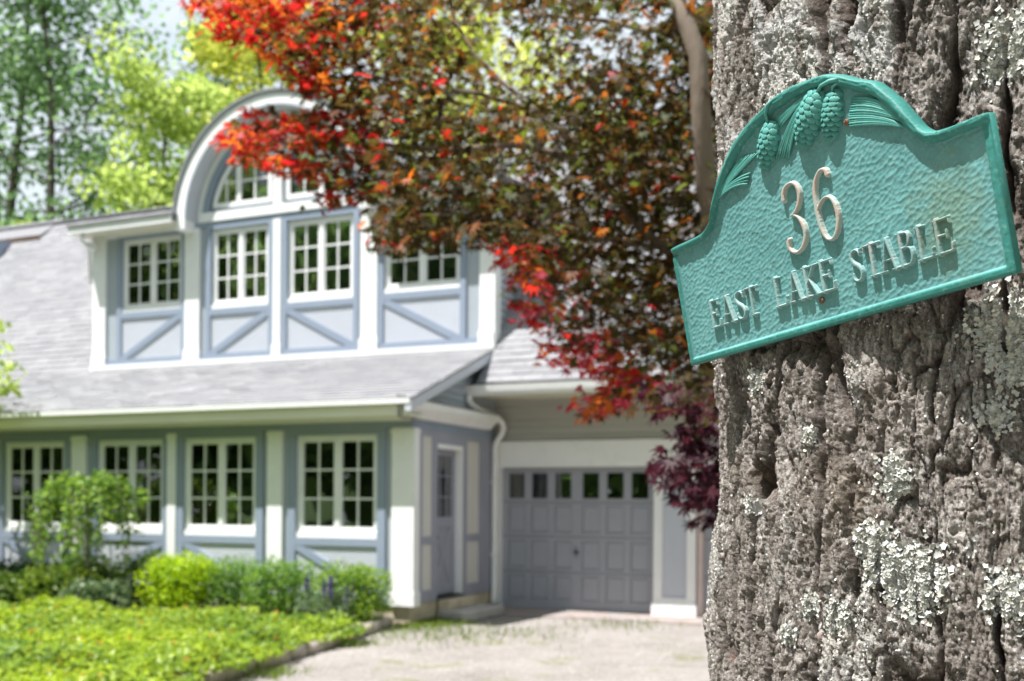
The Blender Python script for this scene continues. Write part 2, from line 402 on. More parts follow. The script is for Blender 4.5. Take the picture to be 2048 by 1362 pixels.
def make_window(u0, u1, z0, z1, v, rows=3, blind=False, sill=True, mat=M_WHITE):
    """two casements of 2 x rows panes; v = front of the frame"""
    fw = .055; wn = link('window', None, house)
    wn.location = (0, 0, 0); wn.empty_display_size = .1
    f = MB(); um = (u0 + u1) / 2
    f.box(u0, u0 + fw, v, v + .07, z0, z1); f.box(u1 - fw, u1, v, v + .07, z0, z1)
    f.box(u0 + fw, u1 - fw, v, v + .07, z1 - fw, z1); f.box(u0 + fw, u1 - fw, v, v + .07, z0, z0 + fw * 1.3)
    f.box(um - .03, um + .03, v - .006, v + .07, z0 + fw * 1.3, z1 - fw)
    f.build('window_frame', mat, wn)
    if sill: hbox('window_sill', mat, u0 - .01, u1 + .01, v - .035, v - .002, z0 - .045, z0 + .03, wn)
    for a, b in ((u0 + fw, um - .03), (um + .03, u1 - fw)):
        c0, c1 = z0 + fw * 1.3, z1 - fw; sw = .035
        s = MB(); s.box(a, a + sw, v + .012, v + .055, c0, c1); s.box(b - sw, b, v + .012, v + .055, c0, c1)
        s.box(a + sw, b - sw, v + .012, v + .055, c1 - sw, c1); s.box(a + sw, b - sw, v + .012, v + .055, c0, c0 + sw)
        s.build('sash', mat, wn)
        x0, x1, y0, y1 = a + sw, b - sw, c0 + sw, c1 - sw; mw = .026
        cw = (x1 - x0 - mw) / 2; rh = (y1 - y0 - mw * (rows - 1)) / rows
        hbox('muntin', mat, x0 + cw, x0 + cw + mw, v + .018, v + .046, y0, y1, wn)
        for r in range(rows):
            zz = y0 + r * (rh + mw)
            if r:
                for c in range(2):
                    hbox('muntin', mat, x0 + c * (cw + mw), x0 + c * (cw + mw) + cw, v + .02, v + .044, zz - mw, zz, wn)
            for c in range(2):
                p = hbox('pane', M_GLASS, x0 + c * (cw + mw), x0 + c * (cw + mw) + cw, v + .03, v + .034, zz, zz + rh, wn)
                p.rotation_euler = (random.uniform(-.012, .012), 0, random.uniform(-.012, .012))
    hbox('room_shade_panel', M_DARK, u0 + .01, u1 - .01, v + .13, v + .14, z0 + .01, z1 - .01, wn)  # dark sheet behind the panes, painted as the room's shade
    if blind:
        bl = MB(); z = z0 + .08
        while z < z1 - .06:
            bl.quad8([(u0 + fw, v + .075, z), (u1 - fw, v + .075, z), (u1 - fw, v + .10, z + .012), (u0 + fw, v + .10, z + .012),
                      (u0 + fw, v + .075, z + .002), (u1 - fw, v + .075, z + .002), (u1 - fw, v + .10, z + .014), (u0 + fw, v + .10, z + .014)]); z += .036
        o = bl.build('blind', M_BLIND, wn); o['kind'] = 'stuff'
    return wn

def post(u0, u1, v0, v1, z0, z1, mat=M_WHITE, base=.2, cap=True):
    p = hbox('post', mat, u0, u1, v0, v1, z0 + base, z1)
    m = MB(); m.box(u0 - .018, u1 + .018, v0 - .018, v1, z0, z0 + base * .82); m.box(u0 - .009, u1 + .009, v0 - .009, v1, z0 + base * .82, z0 + base)
    b = m.build('post_base', mat, p); b.location = -p.location
    if cap:
        m = MB(); m.box(u0 - .012, u1 + .012, v0 - .012, v1, z1 - .07, z1 - .03)
        c = m.build('post_cap', mat, p); c.location = -p.location
    return p

def frame_bay(u0, u1, z_bot, z_top, v, win, brace, blind=False, flank=.0, mat=M_BLUE, pmat=M_PANEL, cw=.125):
    """one bay: casing all round, window above, boarded panel with one diagonal below"""
    wu0, wu1, wz0, wz1 = win
    a, b = wu0 - cw, wu1 + cw
    hbox('casing', mat, a, wu0 - .002, v, v + .06, z_bot + .09, z_top)
    hbox('casing', mat, wu1 + .002, b, v, v + .06, z_bot + .09, z_top)
    hbox('casing', mat, wu0 - .002, wu1 + .002, v + .002, v + .06, wz1 + .002, z_top)
    hbox('rail', mat, wu0 - .002, wu1 + .002, v + .001, v + .06, wz0 - .15, wz0 - .047)
    hbox('rail', mat, u0, u1, v - .004, v + .06, z_bot, z_bot + .09)
    pz0, pz1 = z_bot + .09, wz0 - .15
    beadboard('panel', wu0 - .002, wu1 + .002, v + .026, pz0, pz1, pmat)
    if a - u0 > .02: hbox('flank_board', M_FLANK, u0, a, v + .035, v + .06, z_bot + .09, z_top)
    if u1 - b > .02: hbox('flank_board', M_FLANK, b, u1, v + .035, v + .06, z_bot + .09, z_top)
    bw = .105
    x0, x1 = wu0, wu1
    L_ = math.hypot(x1 - x0, pz1 - pz0); dx = bw * L_ / (pz1 - pz0) * .5; dz = bw * L_ / (x1 - x0) * .5
    if brace == '/':
        pts = [(x0, pz0), (x0 + dx, pz0), (x1, pz1 - dz), (x1, pz1), (x1 - dx, pz1), (x0, pz0 + dz)]
    else:
        pts = [(x0, pz1), (x0, pz1 - dz), (x1 - dx, pz0), (x1, pz0), (x1, pz0 + dz), (x0 + dx, pz1)]
    hpoly('brace', mat, pts, v + .004, v + .03)
    return make_window(wu0, wu1, wz0, wz1, v + .055, blind=blind)

# ---- ground floor front
VF = -.05
hbox('foundation', M_STONE, -12, -.12, -.02, .3, -.2, .27)
hbox('foundation', M_STONE, -.42, -.12, .31, 2.55, -.2, .27)
hbox('wall', M_PANEL, -12, -.14, .20, .30, .27, 2.75)
hbox('frieze', M_BLUE, -12, -.10, VF + .003, .03, 2.57, 2.70)
post(-.385, -.055, VF - .012, .10, .25, 2.57)
post(-2.345, -2.10, VF - .012, .05, .25, 2.57)
post(-4.09, -3.935, VF - .012, .05, .25, 2.57)
post(-5.92, -5.63, VF - .012, .05, .25, 2.57)
post(-7.72, -7.43, VF - .012, .05, .25, 2.57)
ZB, ZT = .27, 2.568
frame_bay(-2.10, -.385, ZB, ZT, VF, (-1.892, -.613, 1.16, 2.498), '\\')
frame_bay(-3.935, -2.345, ZB, ZT, VF, (-3.81, -2.55, 1.16, 2.498), '\\')
frame_bay(-5.63, -4.09, ZB, ZT, VF, (-5.44, -4.18, 1.16, 2.498), '/')
frame_bay(-7.43, -5.92, ZB, ZT, VF, (-7.34, -6.08, 1.16, 2.498), '\\')
frame_bay(-9.4, -7.72, ZB, ZT, VF, (-9.2, -7.94, 1.16, 2.498), '/')
# ---- eaves and skirt roof
EV = -.43
ev = MB(); ev.box(-12, .08, EV, EV + .03, 2.69, 2.875); ev.box(-12, .08, EV + .03, .0, 2.69, 2.71)
ev.build('fascia', M_CREAM, house)
hbox('soffit', M_CREAM, -12, -.10, EV + .031, .02, 2.66, 2.688)
hbox('gutter', M_WHITE, -12, .10, EV - .05, EV - .002, 2.845, 2.905)
SK0 = Vector((0, EV - .04, 2.905)); SK1 = Vector((0, 2.08, 3.875))
def roof_slab(name, mat, u0, u1, p0, p1, th=.03, parent=house):
    d = (p1 - p0).normalized(); n = Vector((0, -d.z, d.y))
    if n.z < 0: n = -n
    m = MB(); a0, a1 = p0 - n * th, p1 - n * th
    m.quad8([(u0, a0.y, a0.z), (u1, a0.y, a0.z), (u1, a1.y, a1.z), (u0, a1.y, a1.z), (u0, p0.y, p0.z), (u1, p0.y, p0.z), (u1, p1.y, p1.z), (u0, p1.y, p1.z)])
    return m.build(name, mat, parent)
roof = roof_slab('roof', M_SHINGLE, -12, .12, SK0, SK1)
RM0 = Vector((0, 1.60, 3.318)); RM1 = Vector((0, 5.24, 7.68))
slope = (RM1 - RM0).normalized()
def on_main(v): return 3.27 + (v - 1.56) * (7.68 - 3.27) / (5.24 - 1.56)
mroof_l = MB()
def slab_poly(m, pts, n, th=.04):      # pts on the upper face
    m.prism([Vector(p) - n * th for p in pts], n * th)
nm = Vector((0, -slope.z, slope.y)); nm = nm if nm.z > 0 else -nm
slab_poly(mroof_l, [(-14, 2.06, on_main(2.06)), (.05, 2.06, on_main(2.06)), (.05, 5.24, 7.68), (-14, 5.24, 7.68)], nm)
slab_poly(mroof_l, [(.05, 1.60, 3.318), (8.4, 1.60, 3.318), (8.4, 5.24, 7.68), (.05, 5.24, 7.68)], nm)
mroof_l.prism([(-14, 5.245, 7.68), (-14, 9.6, 4.2), (-14, 9.6, 4.12), (-14, 5.245, 7.6)], (22.4, 0, 0))
mroof = mroof_l.build('roof', M_SHINGLE, house)
hbox('ridge_cap', M_SHINGLE, -14, 8.4, 5.16, 5.34, 7.672, 7.71)
# shingles
def shingle_rows(p0, p1, spans, expo=.145, w=.31):
    """centres of shingles on the plane p0->p1"""
    d = (p1 - p0); n = int(d.length / expo); d.normalize(); out = []
    for i in range(n):
        for (u0, u1, v0) in spans:
            p = p0 + d * ((i + .5) * expo)
            if p.y < v0: continue
            k = int((u1 - u0) / w); off = (i % 2) * w / 2 + random.uniform(-.03, .03)
            for j in range(-1, k + 1):
                a = max(u0, u0 + j * w + off); b = min(u1, u0 + (j + 1) * w + off)
                if b - a > .05: out.append(((a + b) / 2, p.y, p.z, b - a))
    return out, d
def place_shingles(rows, d, individuals, parent, expo=.145):
    nrm = Vector((0, -d.z, d.y)); nrm = nrm if nrm.z > 0 else -nrm
    tilt = Matrix((Vector((1, 0, 0)), d, nrm)).transposed()
    proto = None; bulk = MB(); rn = []
    rows = sorted(rows, key=lambda r: -(r[0] + r[2] * -.8))
    full = [r for r in rows if abs(r[3] - .31) < .02]
    ind = set(map(id, full[:individuals]))
    hx, hy = .153, expo * .55
    key = 'shingle'
    if key not in _cache:
        _cache[key] = MB().quad8([(-hx, -hy, .0), (hx, -hy, .0), (hx, hy, -.004), (-hx, hy, -.004), (-hx, -hy, .016), (hx, -hy, .016), (hx, hy, .004), (-hx, hy, .004)]).mesh('shingle', M_SHINGLE)
    for r in rows:
        if id(r) in ind:
            o = link('shingle', _cache[key], parent, (r[0], r[1], r[2])); o.rotation_euler = tilt.to_euler()
        else:
            c = Vector(r[:3]); a = r[3] / 2 - .002; h1 = random.uniform(.011, .02)
            P = [(-a, -hy, 0), (a, -hy, 0), (a, hy, -.004), (-a, hy, -.004), (-a, -hy, h1), (a, -hy, h1), (a, hy, .004), (-a, hy, .004)]
            bulk.quad8([c + tilt @ Vector(q) for q in P]); rn += [random.random()] * 8
    me = bulk.mesh('shingles', M_SHINGLE); a = me.attributes.new('rnd', 'FLOAT', 'POINT'); a.data.foreach_set('value', np.array(rn, np.float32))
    o = link('shingles', me, parent); o['kind'] = 'stuff'
rows, d = shingle_rows(SK0, SK1, [(-9.5, .11, -9)]); place_shingles(rows, d, 150, roof)
rows, d = shingle_rows(RM0, RM1, [(-14, -7.72, 2.1), (.12, 8.3, 0)]); place_shingles(rows, d, 150, mroof)
# ---- right-hand end wall of the bay (u = SU)
SU = -.10
hbox('wall', M_LAV, -.40, -.34, .10, 2.6, .27, 2.70)
def sbox(name, mat, v0, v1, z0, z1, du0, du1, parent=house): return hbox(name, mat, SU + du0, SU + du1, v0, v1, z0, z1, parent)
sbox('casing', M_LAV, .10, .265, .27, 2.57, -.03, 0); sbox('casing', M_LAV, .552, .70, .27, 2.57, -.03, 0)
sbox('casing', M_LAV, 1.475, 1.63, .27, 2.57, -.03, 0); sbox('casing', M_LAV, 2.06, 2.55, .27, 2.57, -.03, 0)
for a, b in ((.265, .552), (1.63, 2.06)):
    sbox('rail', M_LAV, a, b, .27, .43, -.03, -.002); sbox('rail', M_LAV, a, b, 1.04, 1.145, -.03, -.002); sbox('rail', M_LAV, a, b, 2.49, 2.57, -.03, -.002)
    sbox('panel', M_BUFF, a, b, .43, 1.04, -.03, -.018); sbox('panel', M_BUFF, a, b, 1.145, 2.49, -.03, -.018)
sbox('casing', M_LAV, .70, 1.475, 2.40, 2.57, -.03, .001)
sbox('frieze', M_BLUE, -.05, 2.55, 2.571, 2.69, -.03, .005)
# side door, set back in its frame
door = link('side_door', None, house)
sbox('door_frame', M_WHITE, .66, .70, .31, 2.42, -.16, -.031, door); sbox('door_frame', M_WHITE, 1.43, 1.474, .31, 2.40, -.16, .004, door)
sbox('door_frame', M_WHITE, .70, 1.43, 2.34, 2.40, -.16, .003, door)
D0, D1 = -.125, -.09
dm = MB()
dm.box(SU + D0, SU + D1, .702, .80, .33, 2.335); dm.box(SU + D0, SU + D1, 1.335, 1.428, .33, 2.335)
dm.box(SU + D0, SU + D1 - .001, .80, 1.335, 2.255, 2.335); dm.box(SU + D0, SU + D1 - .001, .80, 1.335, 1.25, 1.40); dm.box(SU + D0, SU + D1 - .001, .80, 1.335, .33, .48)
dm.box(SU + D0, SU + D1 - .018, .80, 1.335, .48, 1.25)
dm.build('door_leaf', M_LAV, door)
for pts in ([(.80, .48), (.88, .48), (1.335, 1.17), (1.335, 1.25), (1.255, 1.25), (.80, .56)], [(.80, 1.25), (.80, 1.17), (1.01, .88), (1.05, .95), (.88, 1.25)], [(1.335, .48), (1.335, .56), (1.12, .84), (1.08, .76), (1.255, .48)]):
    MB().prism([(SU + D1 - .018, v, z) for v, z in pts], (.012, 0, 0)).build('door_brace', M_LAV, door)
for i in range(3):
    for j in range(3):
        v0 = .803 + i * .18; z0 = 1.403 + j * .287
        sbox('pane', M_GLASS, v0, v0 + .165, z0, z0 + .272, -.110, -.106, door)
for i in (1, 2): sbox('muntin', M_LAV, .788 + i * .18, .803 + i * .18, 1.40, 2.255, -.118, -.094, door)
for j in (1, 2): sbox('muntin', M_LAV, .80, 1.335, 1.388 + j * .287, 1.403 + j * .287, -.117, -.096, door)
sbox('curtain', M_CURTAIN, .80, 1.335, 1.40, 2.02, -.150, -.143, door)
sbox('door_shade_panel', M_DARK, .702, 1.43, .33, 2.34, -.20, -.19, door)  # dark sheet in place of the shaded room behind the door
sbox('threshold', M_METAL, .70, 1.475, .275, .31, -.12, .03, door)
m = MB(); m.tube([(SU - .095, .75, 1.12), (SU - .045, .75, 1.12)], .01, 8); m.tube([(SU - .05, .75, 1.12), (SU - .02, .75, 1.12)], .026, 10); m.build('door_handle', M_METAL, door, True)
# cornice on the end wall with a small roof over it, rake and gable boards
cor = MB(); cor.prism([(SU, EV, 2.69), (SU + .07, EV, 2.69), (SU + .10, EV, 2.73), (SU + .19, EV, 2.82), (SU + .20, EV, 2.90), (SU, EV, 2.93)], (0, 2.72, 0))
cor.build('cornice', M_WHITE, house)
capr = MB(); capr.prism([(SU + .21, EV - .02, 2.902), (SU + .21, EV - .02, 2.915), (SU, EV - .02, 2.97), (SU, EV - .02, 2.935)], (0, 2.76, 0)); capr.build('cornice_roof', M_SHINGLE, house)
gable = link('gable', None, house)
sk = (SK1 - SK0).normalized()
def sk_z(v): return SK0.z + (v - SK0.y) * (SK1.z - SK0.z) / (SK1.y - SK0.y)
z = 2.94
while z < 3.80:
    v0 = SK0.y + (z + .10 - SK0.z + .10) / ((SK1.z - SK0.z) / (SK1.y - SK0.y))
    b = MB(); b.quad8([(SU - .03, max(v0, -.1), z), (SU + .012, max(v0, -.1), z), (SU + .012, 2.59, z), (SU - .03, 2.59, z), (SU - .03, max(v0, -.1), z + .098), (SU - .006, max(v0, -.1), z + .098), (SU - .006, 2.59, z + .098), (SU - .03, 2.59, z + .098)])
    b.build('clapboard', M_SIDINGB, gable); z += .1
rk = MB(); rk.quad8([(.03, SK0.y, SK0.z - .16), (.118, SK0.y, SK0.z - .16), (.118, SK1.y, SK1.z - .16), (.03, SK1.y, SK1.z - .16), (.03, SK0.y, SK0.z - .031), (.118, SK0.y, SK0.z - .031), (.118, SK1.y, SK1.z - .031), (.03, SK1.y, SK1.z - .031)])
rk.build('rake_board', M_PANEL, house)
MB().prism([(SU - .05, -.05, 2.90), (SU - .05, 2.6, 2.90), (SU - .05, 2.6, 3.9), (SU - .05, 2.0, 3.8)], (.02, 0, 0)).build('gable_sheathing', M_SIDINGB, gable)

# ---- garage
VG = 2.6
hbox('wall', M_SIDING, -.12, 8.2, VG + .26, VG + .34, 0, 3.3)
hbox('wall', M_SIDING, -.12, 8.2, VG + .031, VG + .10, 2.5, 3.3)
gs = link('garage_siding', None, house); z = 2.53
while z < 3.20:
    b = MB(); b.quad8([(-.12, VG - .026, z), (8.2, VG - .026, z), (8.2, VG + .03, z), (-.12, VG + .03, z), (-.12, VG + .006, z + .105), (8.2, VG + .006, z + .105), (8.2, VG + .03, z + .105), (-.12, VG + .03, z + .105)])
    b.build('clapboard', M_SIDING, gs); z += .107
gh = MB(); gh.box(-.14, 8.2, VG - .04, VG + .10, 2.21, 2.50); gh.box(-.15, 8.2, VG - .07, VG + .02, 2.501, 2.53)
gh.build('header', M_WHITE, house)
hbox('flashing', M_BLACK, -.15, 8.2, VG - .065, VG - .02, 2.531, 2.542)
hbox('door_frame', M_WHITE, -.14, 0, VG - .035, VG + .1, .0, 2.209)
hbox('door_frame', M_WHITE, 0, 2.41, VG - .033, VG + .1, 2.14, 2.209)
def garage_door(u0):
    g = link('garage_door', None, house); g.location = (u0, 0, 0)
    vd = VG + .07
    b = MB(); b.box(0.0, 2.41, vd + .03, vd + .045, 0.01, 1.6); b.build('door_backing', M_DOORGREY, g)
    cols = [(.10, .38), (.475, .755), (.85, 1.13), (1.285, 1.565), (1.66, 1.94), (2.035, 2.315)]
    rws = [(.15, .52), (.62, 1.04), (1.16, 1.57), (1.66, 2.065)]
    fr = MB(); xs = [0.0] + [x for c in cols for x in c] + [2.41]
    for i in range(0, len(xs), 2): fr.box(xs[i], xs[i + 1], vd, vd + .03, .012, 2.14)
    zs = [.012] + [z for r in rws for z in r] + [2.14]
    for (a, c) in cols:
        for i in range(0, len(zs), 2): fr.box(a, c, vd + .001, vd + .03, zs[i], zs[i + 1])
    fr.build('door_rails', M_DOORGREY, g)
    for zz in (.57, 1.10, 1.615): hbox('section_joint', M_METAL, 0, 2.41, vd - .0015, vd, zz - .004, zz + .004, g)
    for (a, c) in cols:
        for (z0, z1) in rws[:3]:
            key = ('gp', round(c - a, 3), round(z1 - z0, 3))
            if key not in _cache:
                x, y = (c - a) / 2, (z1 - z0) / 2; i_ = .035
                _cache[key] = MB().quad8([(-x, .012, -y), (-x, .012, y), (x, .012, y), (x, .012, -y), (-x + i_, 0, -y + i_), (-x + i_, 0, y - i_), (x - i_, 0, y - i_), (x - i_, 0, -y + i_)]).mesh('door_panel', M_DOORGREY)
            link('door_panel', _cache[key], g, ((a + c) / 2, vd + .013, (z0 + z1) / 2))
        z0, z1 = rws[3]
        hbox('pane', M_GLASS, a, c, vd + .012, vd + .016, z0, z1, g)
        st = MB(); 
        for (p, q, r, s) in ((a, a + .014, z0, z1), (c - .014, c, z0, z1), (a + .014, c - .014, z0, z0 + .014), (a + .014, c - .014, z1 - .014, z1)): st.box(p, q, vd - .006, vd + .011, r, s)
        st.build('pane_bead', M_DOORGREY, g)
    hbox('door_shade_panel', M_DARK, .02, 2.39, vd + .10, vd + .11, 1.5, 2.13, g)  # garage shade behind the panes, painted as a dark sheet
    m = MB(); m.box(1.16, 1.25, vd - .012, vd - .001, .86, .89); m.tube([(1.207, vd - .03, .80), (1.207, vd - .03, .95)], .008, 8)
    m.build('door_handle', M_METAL, g)
    return g
garage_door(0.0)
def pilaster(u0, u1):
    p = link('pilaster', None, house)
    hbox('stile', M_WHITE, u0, u0 + .125, VG - .05, VG + .12, .20, 2.209, p); hbox('stile', M_WHITE, u1 - .125, u1, VG - .05, VG + .12, .20, 2.209, p)
    beadboard('panel', u0 + .125, u1 - .125, VG - .015, .26, 2.209, M_PANEL, p); hbox('rail', M_WHITE, u0 + .125, u1 - .125, VG - .048, VG, .20, .26, p)
    m = MB(); m.box(u0 - .02, u1 + .02, VG - .09, VG + .12, 0, .165); m.box(u0 - .01, u1 + .01, VG - .07, VG + .12, .165, .20); m.build('post_base', M_WHITE, p)
    return p
pilaster(2.41, 3.02)
hbox('door_frame', paint('weathered_pink_primer', (.55, .44, .42), .6, .08, 4, .1), 3.04, 3.115, VG - .02, VG + .1, 0, 2.209)
hbox('door_frame', M_WHITE, 3.115, 5.53, VG - .033, VG + .1, 2.14, 2.209)
garage_door(3.115)
pilaster(5.53, 6.14)
hbox('wall', M_PANEL, 6.14, 8.2, VG, VG + .1, 0, 2.209)
hbox('outlet_box', M_METAL, -.115, -.075, VG - .062, VG - .036, .585, .65)
# garage eave
hbox('soffit', M_CREAM, -.1, 8.3, 1.676, VG + .1, 3.165, 3.19)
hbox('fascia', M_CREAM, -.1, 8.3, 1.65, 1.674, 3.12, 3.30)
gut = MB(); gp = [(q + .055, z) for q, z in [(1.593, 3.275), (1.593, 3.14), (1.52, 3.14), (1.495, 3.19), (1.48, 3.275), (1.49, 3.275), (1.503, 3.19), (1.525, 3.15), (1.585, 3.15), (1.585, 3.275)]]
gut.prism([(-.10, v, z) for v, z in gp], (8.4, 0, 0)); gut.box(-.104, -.1, 1.535, 1.648, 3.14, 3.275)
gut.build('gutter', M_WHITE, house)
ds = MB(); ds.tube([(-.05, 1.55, 3.14), (-.05, 1.56, 3.04), (-.02, 1.66, 2.98), (.08, 2.30, 2.86), (.10, 2.42, 2.80), (.10, 2.46, 2.72), (.07, 2.47, 2.64), (-.01, 2.48, 2.54), (-.045, 2.48, 2.46), (-.045, 2.48, 1.0), (-.045, 2.48, .20), (-.03, 2.42, .08)], .048, 10)
ds.build('downspout', M_WHITE, house, True)
for zz in (1.9, .8): hbox('downspout_strap', M_WHITE, -.098, .008, 2.425, 2.535, zz, zz + .03)

# ---- dormer
VD = 2.1
hbox('wall', M_BLUE, -7.6, .06, VD + .22, VD + .32, 3.9, 6.35)
DP = VD - .045
hbox('base_band', M_WHITE, -7.66, .13, VD - .075, VD + .06, 3.87, 3.955)
DZB, DZT = 3.957, 6.165
def dpost(a, b, base=.2): return post(a, b, DP - .012, VD + .06, DZB, DZT, base=base, cap=False)
dpost(-7.615, -7.33); dpost(-5.589, -5.285); dpost(-3.80, -3.655); dpost(-2.16, -1.864); dpost(-.116, .09)
frame_bay(-7.33, -5.589, DZB, DZT, DP, (-6.975, -5.655 - .02, 4.90, 6.12), '/', True, cw=.10)
frame_bay(-5.285, -3.80, DZB, DZT, DP, (-5.06, -3.90, 4.84, 6.12), '/', True, cw=.10)
frame_bay(-3.655, -2.16, DZB, DZT, DP, (-3.545, -2.30, 4.84, 6.12), '\\', True, cw=.10)
frame_bay(-1.864, -.116, DZB, DZT, DP, (-1.76, -.45, 4.86, 6.12), '\\', True, cw=.10)
hbox('corner_board', M_WHITE, .045, .135, DP - .01, VD + .16, 3.72, 6.16)
# flat eaves to the left and right of the arch
AC = (-3.72, 6.25); AR = 1.86
for a, b in ((-7.80, AC[0] - AR + .03), (AC[0] + AR - .03, .30)):
    e = MB(); e.box(a, b, 1.65, 1.68, 6.20, 6.325); e.build('fascia', M_WHITE, house)
    hbox('soffit', M_CREAM, a, b, 1.681, VD + .06, 6.21, 6.228)
    hbox('frieze', M_WHITE, max(a, -7.62), min(b, .13), VD - .06, VD + .05, 6.166, 6.208)
    MB().prism([(a - .02, 1.62, 6.326), (a - .02, 1.62, 6.35), (a - .02, 4.3, 6.62), (a - .02, 4.3, 6.58)], (b - a + .04, 0, 0)).build('dormer_roof', M_SHINGLE, house)
# transom band across the arch
hbox('transom', M_WHITE, -5.285, -2.16, DP - .02, VD + .06, 6.25, 6.40)
hbox('transom', M_BLUE, -5.5, -1.95, DP + .004, VD + .06, 6.166, 6.249)
# arch: tympanum wall, trim rings, deep hood
def arc_pts(r, n=40, a0=0.0, a1=math.pi): return [(AC[0] + r * math.cos(a0 + (a1 - a0) * i / n), AC[1] + r * math.sin(a0 + (a1 - a0) * i / n)) for i in range(n + 1)]
def ring(name, mat, r0, r1, v0, v1, n=40, smooth=False):
    m = MB(); o = arc_pts(r1, n); i_ = arc_pts(r0, n)
    for k in range(n):
        q = [i_[k], o[k], o[k + 1], i_[k + 1]]
        m.quad8([(q[0][0], v0, q[0][1]), (q[1][0], v0, q[1][1]), (q[2][0], v0, q[2][1]), (q[3][0], v0, q[3][1]), (q[0][0], v1, q[0][1]), (q[1][0], v1, q[1][1]), (q[2][0], v1, q[2][1]), (q[3][0], v1, q[3][1])])
    return m.build(name, mat, house)
hpoly('arch_wall', M_BLUE, arc_pts(1.70), VD + .03, VD + .10)
ring('arch_fascia', M_WHITE, 1.69, 1.84, 1.80, 1.835)
ring('arch_soffit', M_PANEL, 1.66, 1.689, 1.80, VD + .028)
ring('arch_moulding', M_FLANK, 1.845, 1.875, 1.785, 1.86)
ring('arch_roof', M_SHINGLE, 1.876, 1.915, 1.765, 4.9)
ring('arch_trim', M_WHITE, 1.53, 1.655, VD - .01, VD + .029)
ring('arch_casing', M_BLUE, 1.40, 1.529, DP + .01, VD + .029)
hbox('arch_foot', M_WHITE, AC[0] - 1.88, AC[0] - 1.66, 1.79, VD + .02, 6.10, 6.26); hbox('arch_foot', M_WHITE, AC[0] + 1.66, AC[0] + 1.88, 1.79, VD + .02, 6.10, 6.26)
hbox('mullion', M_WHITE, -3.80, -3.655, DP - .012, VD + .03, 6.40, 7.78)
def arch_window(sgn):
    wn = link('arch_window', None, house); R0 = 1.345; x0, x1 = .17, 1.30; zb = 6.47
    def X(x): return AC[0] + sgn * x
    def top(x, r): return AC[1] + math.sqrt(max(r * r - x * x, 0))
    v = VD - .02; n = 16
    f = MB()
    for k in range(n):          # curved head of the frame
        a0 = R_(84) - (R_(84) - R_(11)) * k / n; a1 = R_(84) - (R_(84) - R_(11)) * (k + 1) / n
        q = [(X(r * math.cos(a)), AC[1] + r * math.sin(a)) for r, a in ((R0 - .07, a0), (R0, a0), (R0, a1), (R0 - .07, a1))]
        f.quad8([(p[0], v, p[1]) for p in q] + [(p[0], v + .06, p[1]) for p in q])
    def bx(a, b, z0, z1, mb, dv=0): mb.box(min(X(a), X(b)), max(X(a), X(b)), v + dv, v + .06, z0, z1)
    bx(x0 - .03, x0 + .04, zb, top(x0, R0 - .02), f); bx(x0 + .04, x1 + .01, zb, zb + .075, f, .001)
    f.build('window_frame', M_WHITE, wn)
    xm = .80
    m = MB(); bx(xm - .045, xm + .045, zb + .075, top(xm + .045, R0 - .07), m, .003); m.build('mullion', M_WHITE, wn)
    mun = [(x0 + .04 + xm - .045) / 2, (xm + .045 + 1.25) / 2]
    for x in mun:
        m = MB(); bx(x - .013, x + .013, zb + .075, top(x + .013, R0 - .07), m, .015); m.build('muntin', M_WHITE, wn)
    zr = [zb + .075 + .33 * i for i in range(4)]
    for zz in zr[1:]:
        m = MB(); xe = math.sqrt(max((R0 - .07) ** 2 - (zz + .013 - AC[1]) ** 2, 0)); bx(x0 + .04, min(xe, 1.25), zz - .013, zz + .013, m, .017); m.build('muntin', M_WHITE, wn)
    cols = [(x0 + .04, mun[0]), (mun[0], xm - .045), (xm + .045, mun[1]), (mun[1], 1.26)]
    for a, b in cols:
        for i, z0 in enumerate(zr):
            z1 = zr[i + 1] if i + 1 < len(zr) else 9
            ts = [(x, min(z1, top(x, R0 - .06))) for x in np.linspace(a, b, 6)]
            ts = [p for p in ts if p[1] > z0 + .01]
            if len(ts) < 2: continue
            pts = [(ts[0][0], z0)] + ts + [(ts[-1][0], z0)]
            MB().prism([(X(x), v + .03, z) for x, z in pts], (0, .004, 0)).build('pane', M_GLASS, wn)
    pts = [(X(x0), zb)] + [(X(x), top(x, R0 - .03)) for x in np.linspace(x0, x1 - .02, 10)] + [(X(x1 - .02), zb)]
    MB().prism([(x, v + .048, z) for x, z in pts], (0, .0015, 0)).build('room_shade_panel', M_DARK, wn)  # dark sheet close behind the glass, painted as room shade
arch_window(-1); arch_window(1)
# dormer cheek, clapboarded
ck = link('dormer_cheek', None, house); z = 3.95
while z < 6.15:
    v1 = 1.56 + (z + .05 - 3.27) * (5.24 - 1.56) / (7.68 - 3.27) + .12
    b = MB(); b.quad8([(.03, VD + .17, z), (.105, VD + .17, z), (.105, v1, z), (.03, v1, z), (.03, VD + .17, z + .108), (.083, VD + .17, z + .108), (.083, v1, z + .108), (.03, v1, z + .108)])
    b.build('clapboard', M_SIDINGB, ck); z += .11
MB().prism([(-7.62, VD + .1, 3.8), (-7.62, 4.4, 6.3), (-7.62, VD + .1, 6.3)], (.06, 0, 0)).build('dormer_cheek', M_SIDINGB, house)
dsp = MB(); dsp.tube([(-7.52, 1.72, 6.2), (-7.56, 1.74, 6.1), (-7.60, 1.95, 6.0), (-7.66, 2.02, 5.93), (-7.66, 2.05, 5.4)], .035, 8); dsp.build('downspout', M_WHITE, house, True)
hbox('spotlight', M_WHITE, -7.57, -7.47, 1.86, 2.03, 5.98, 6.08)
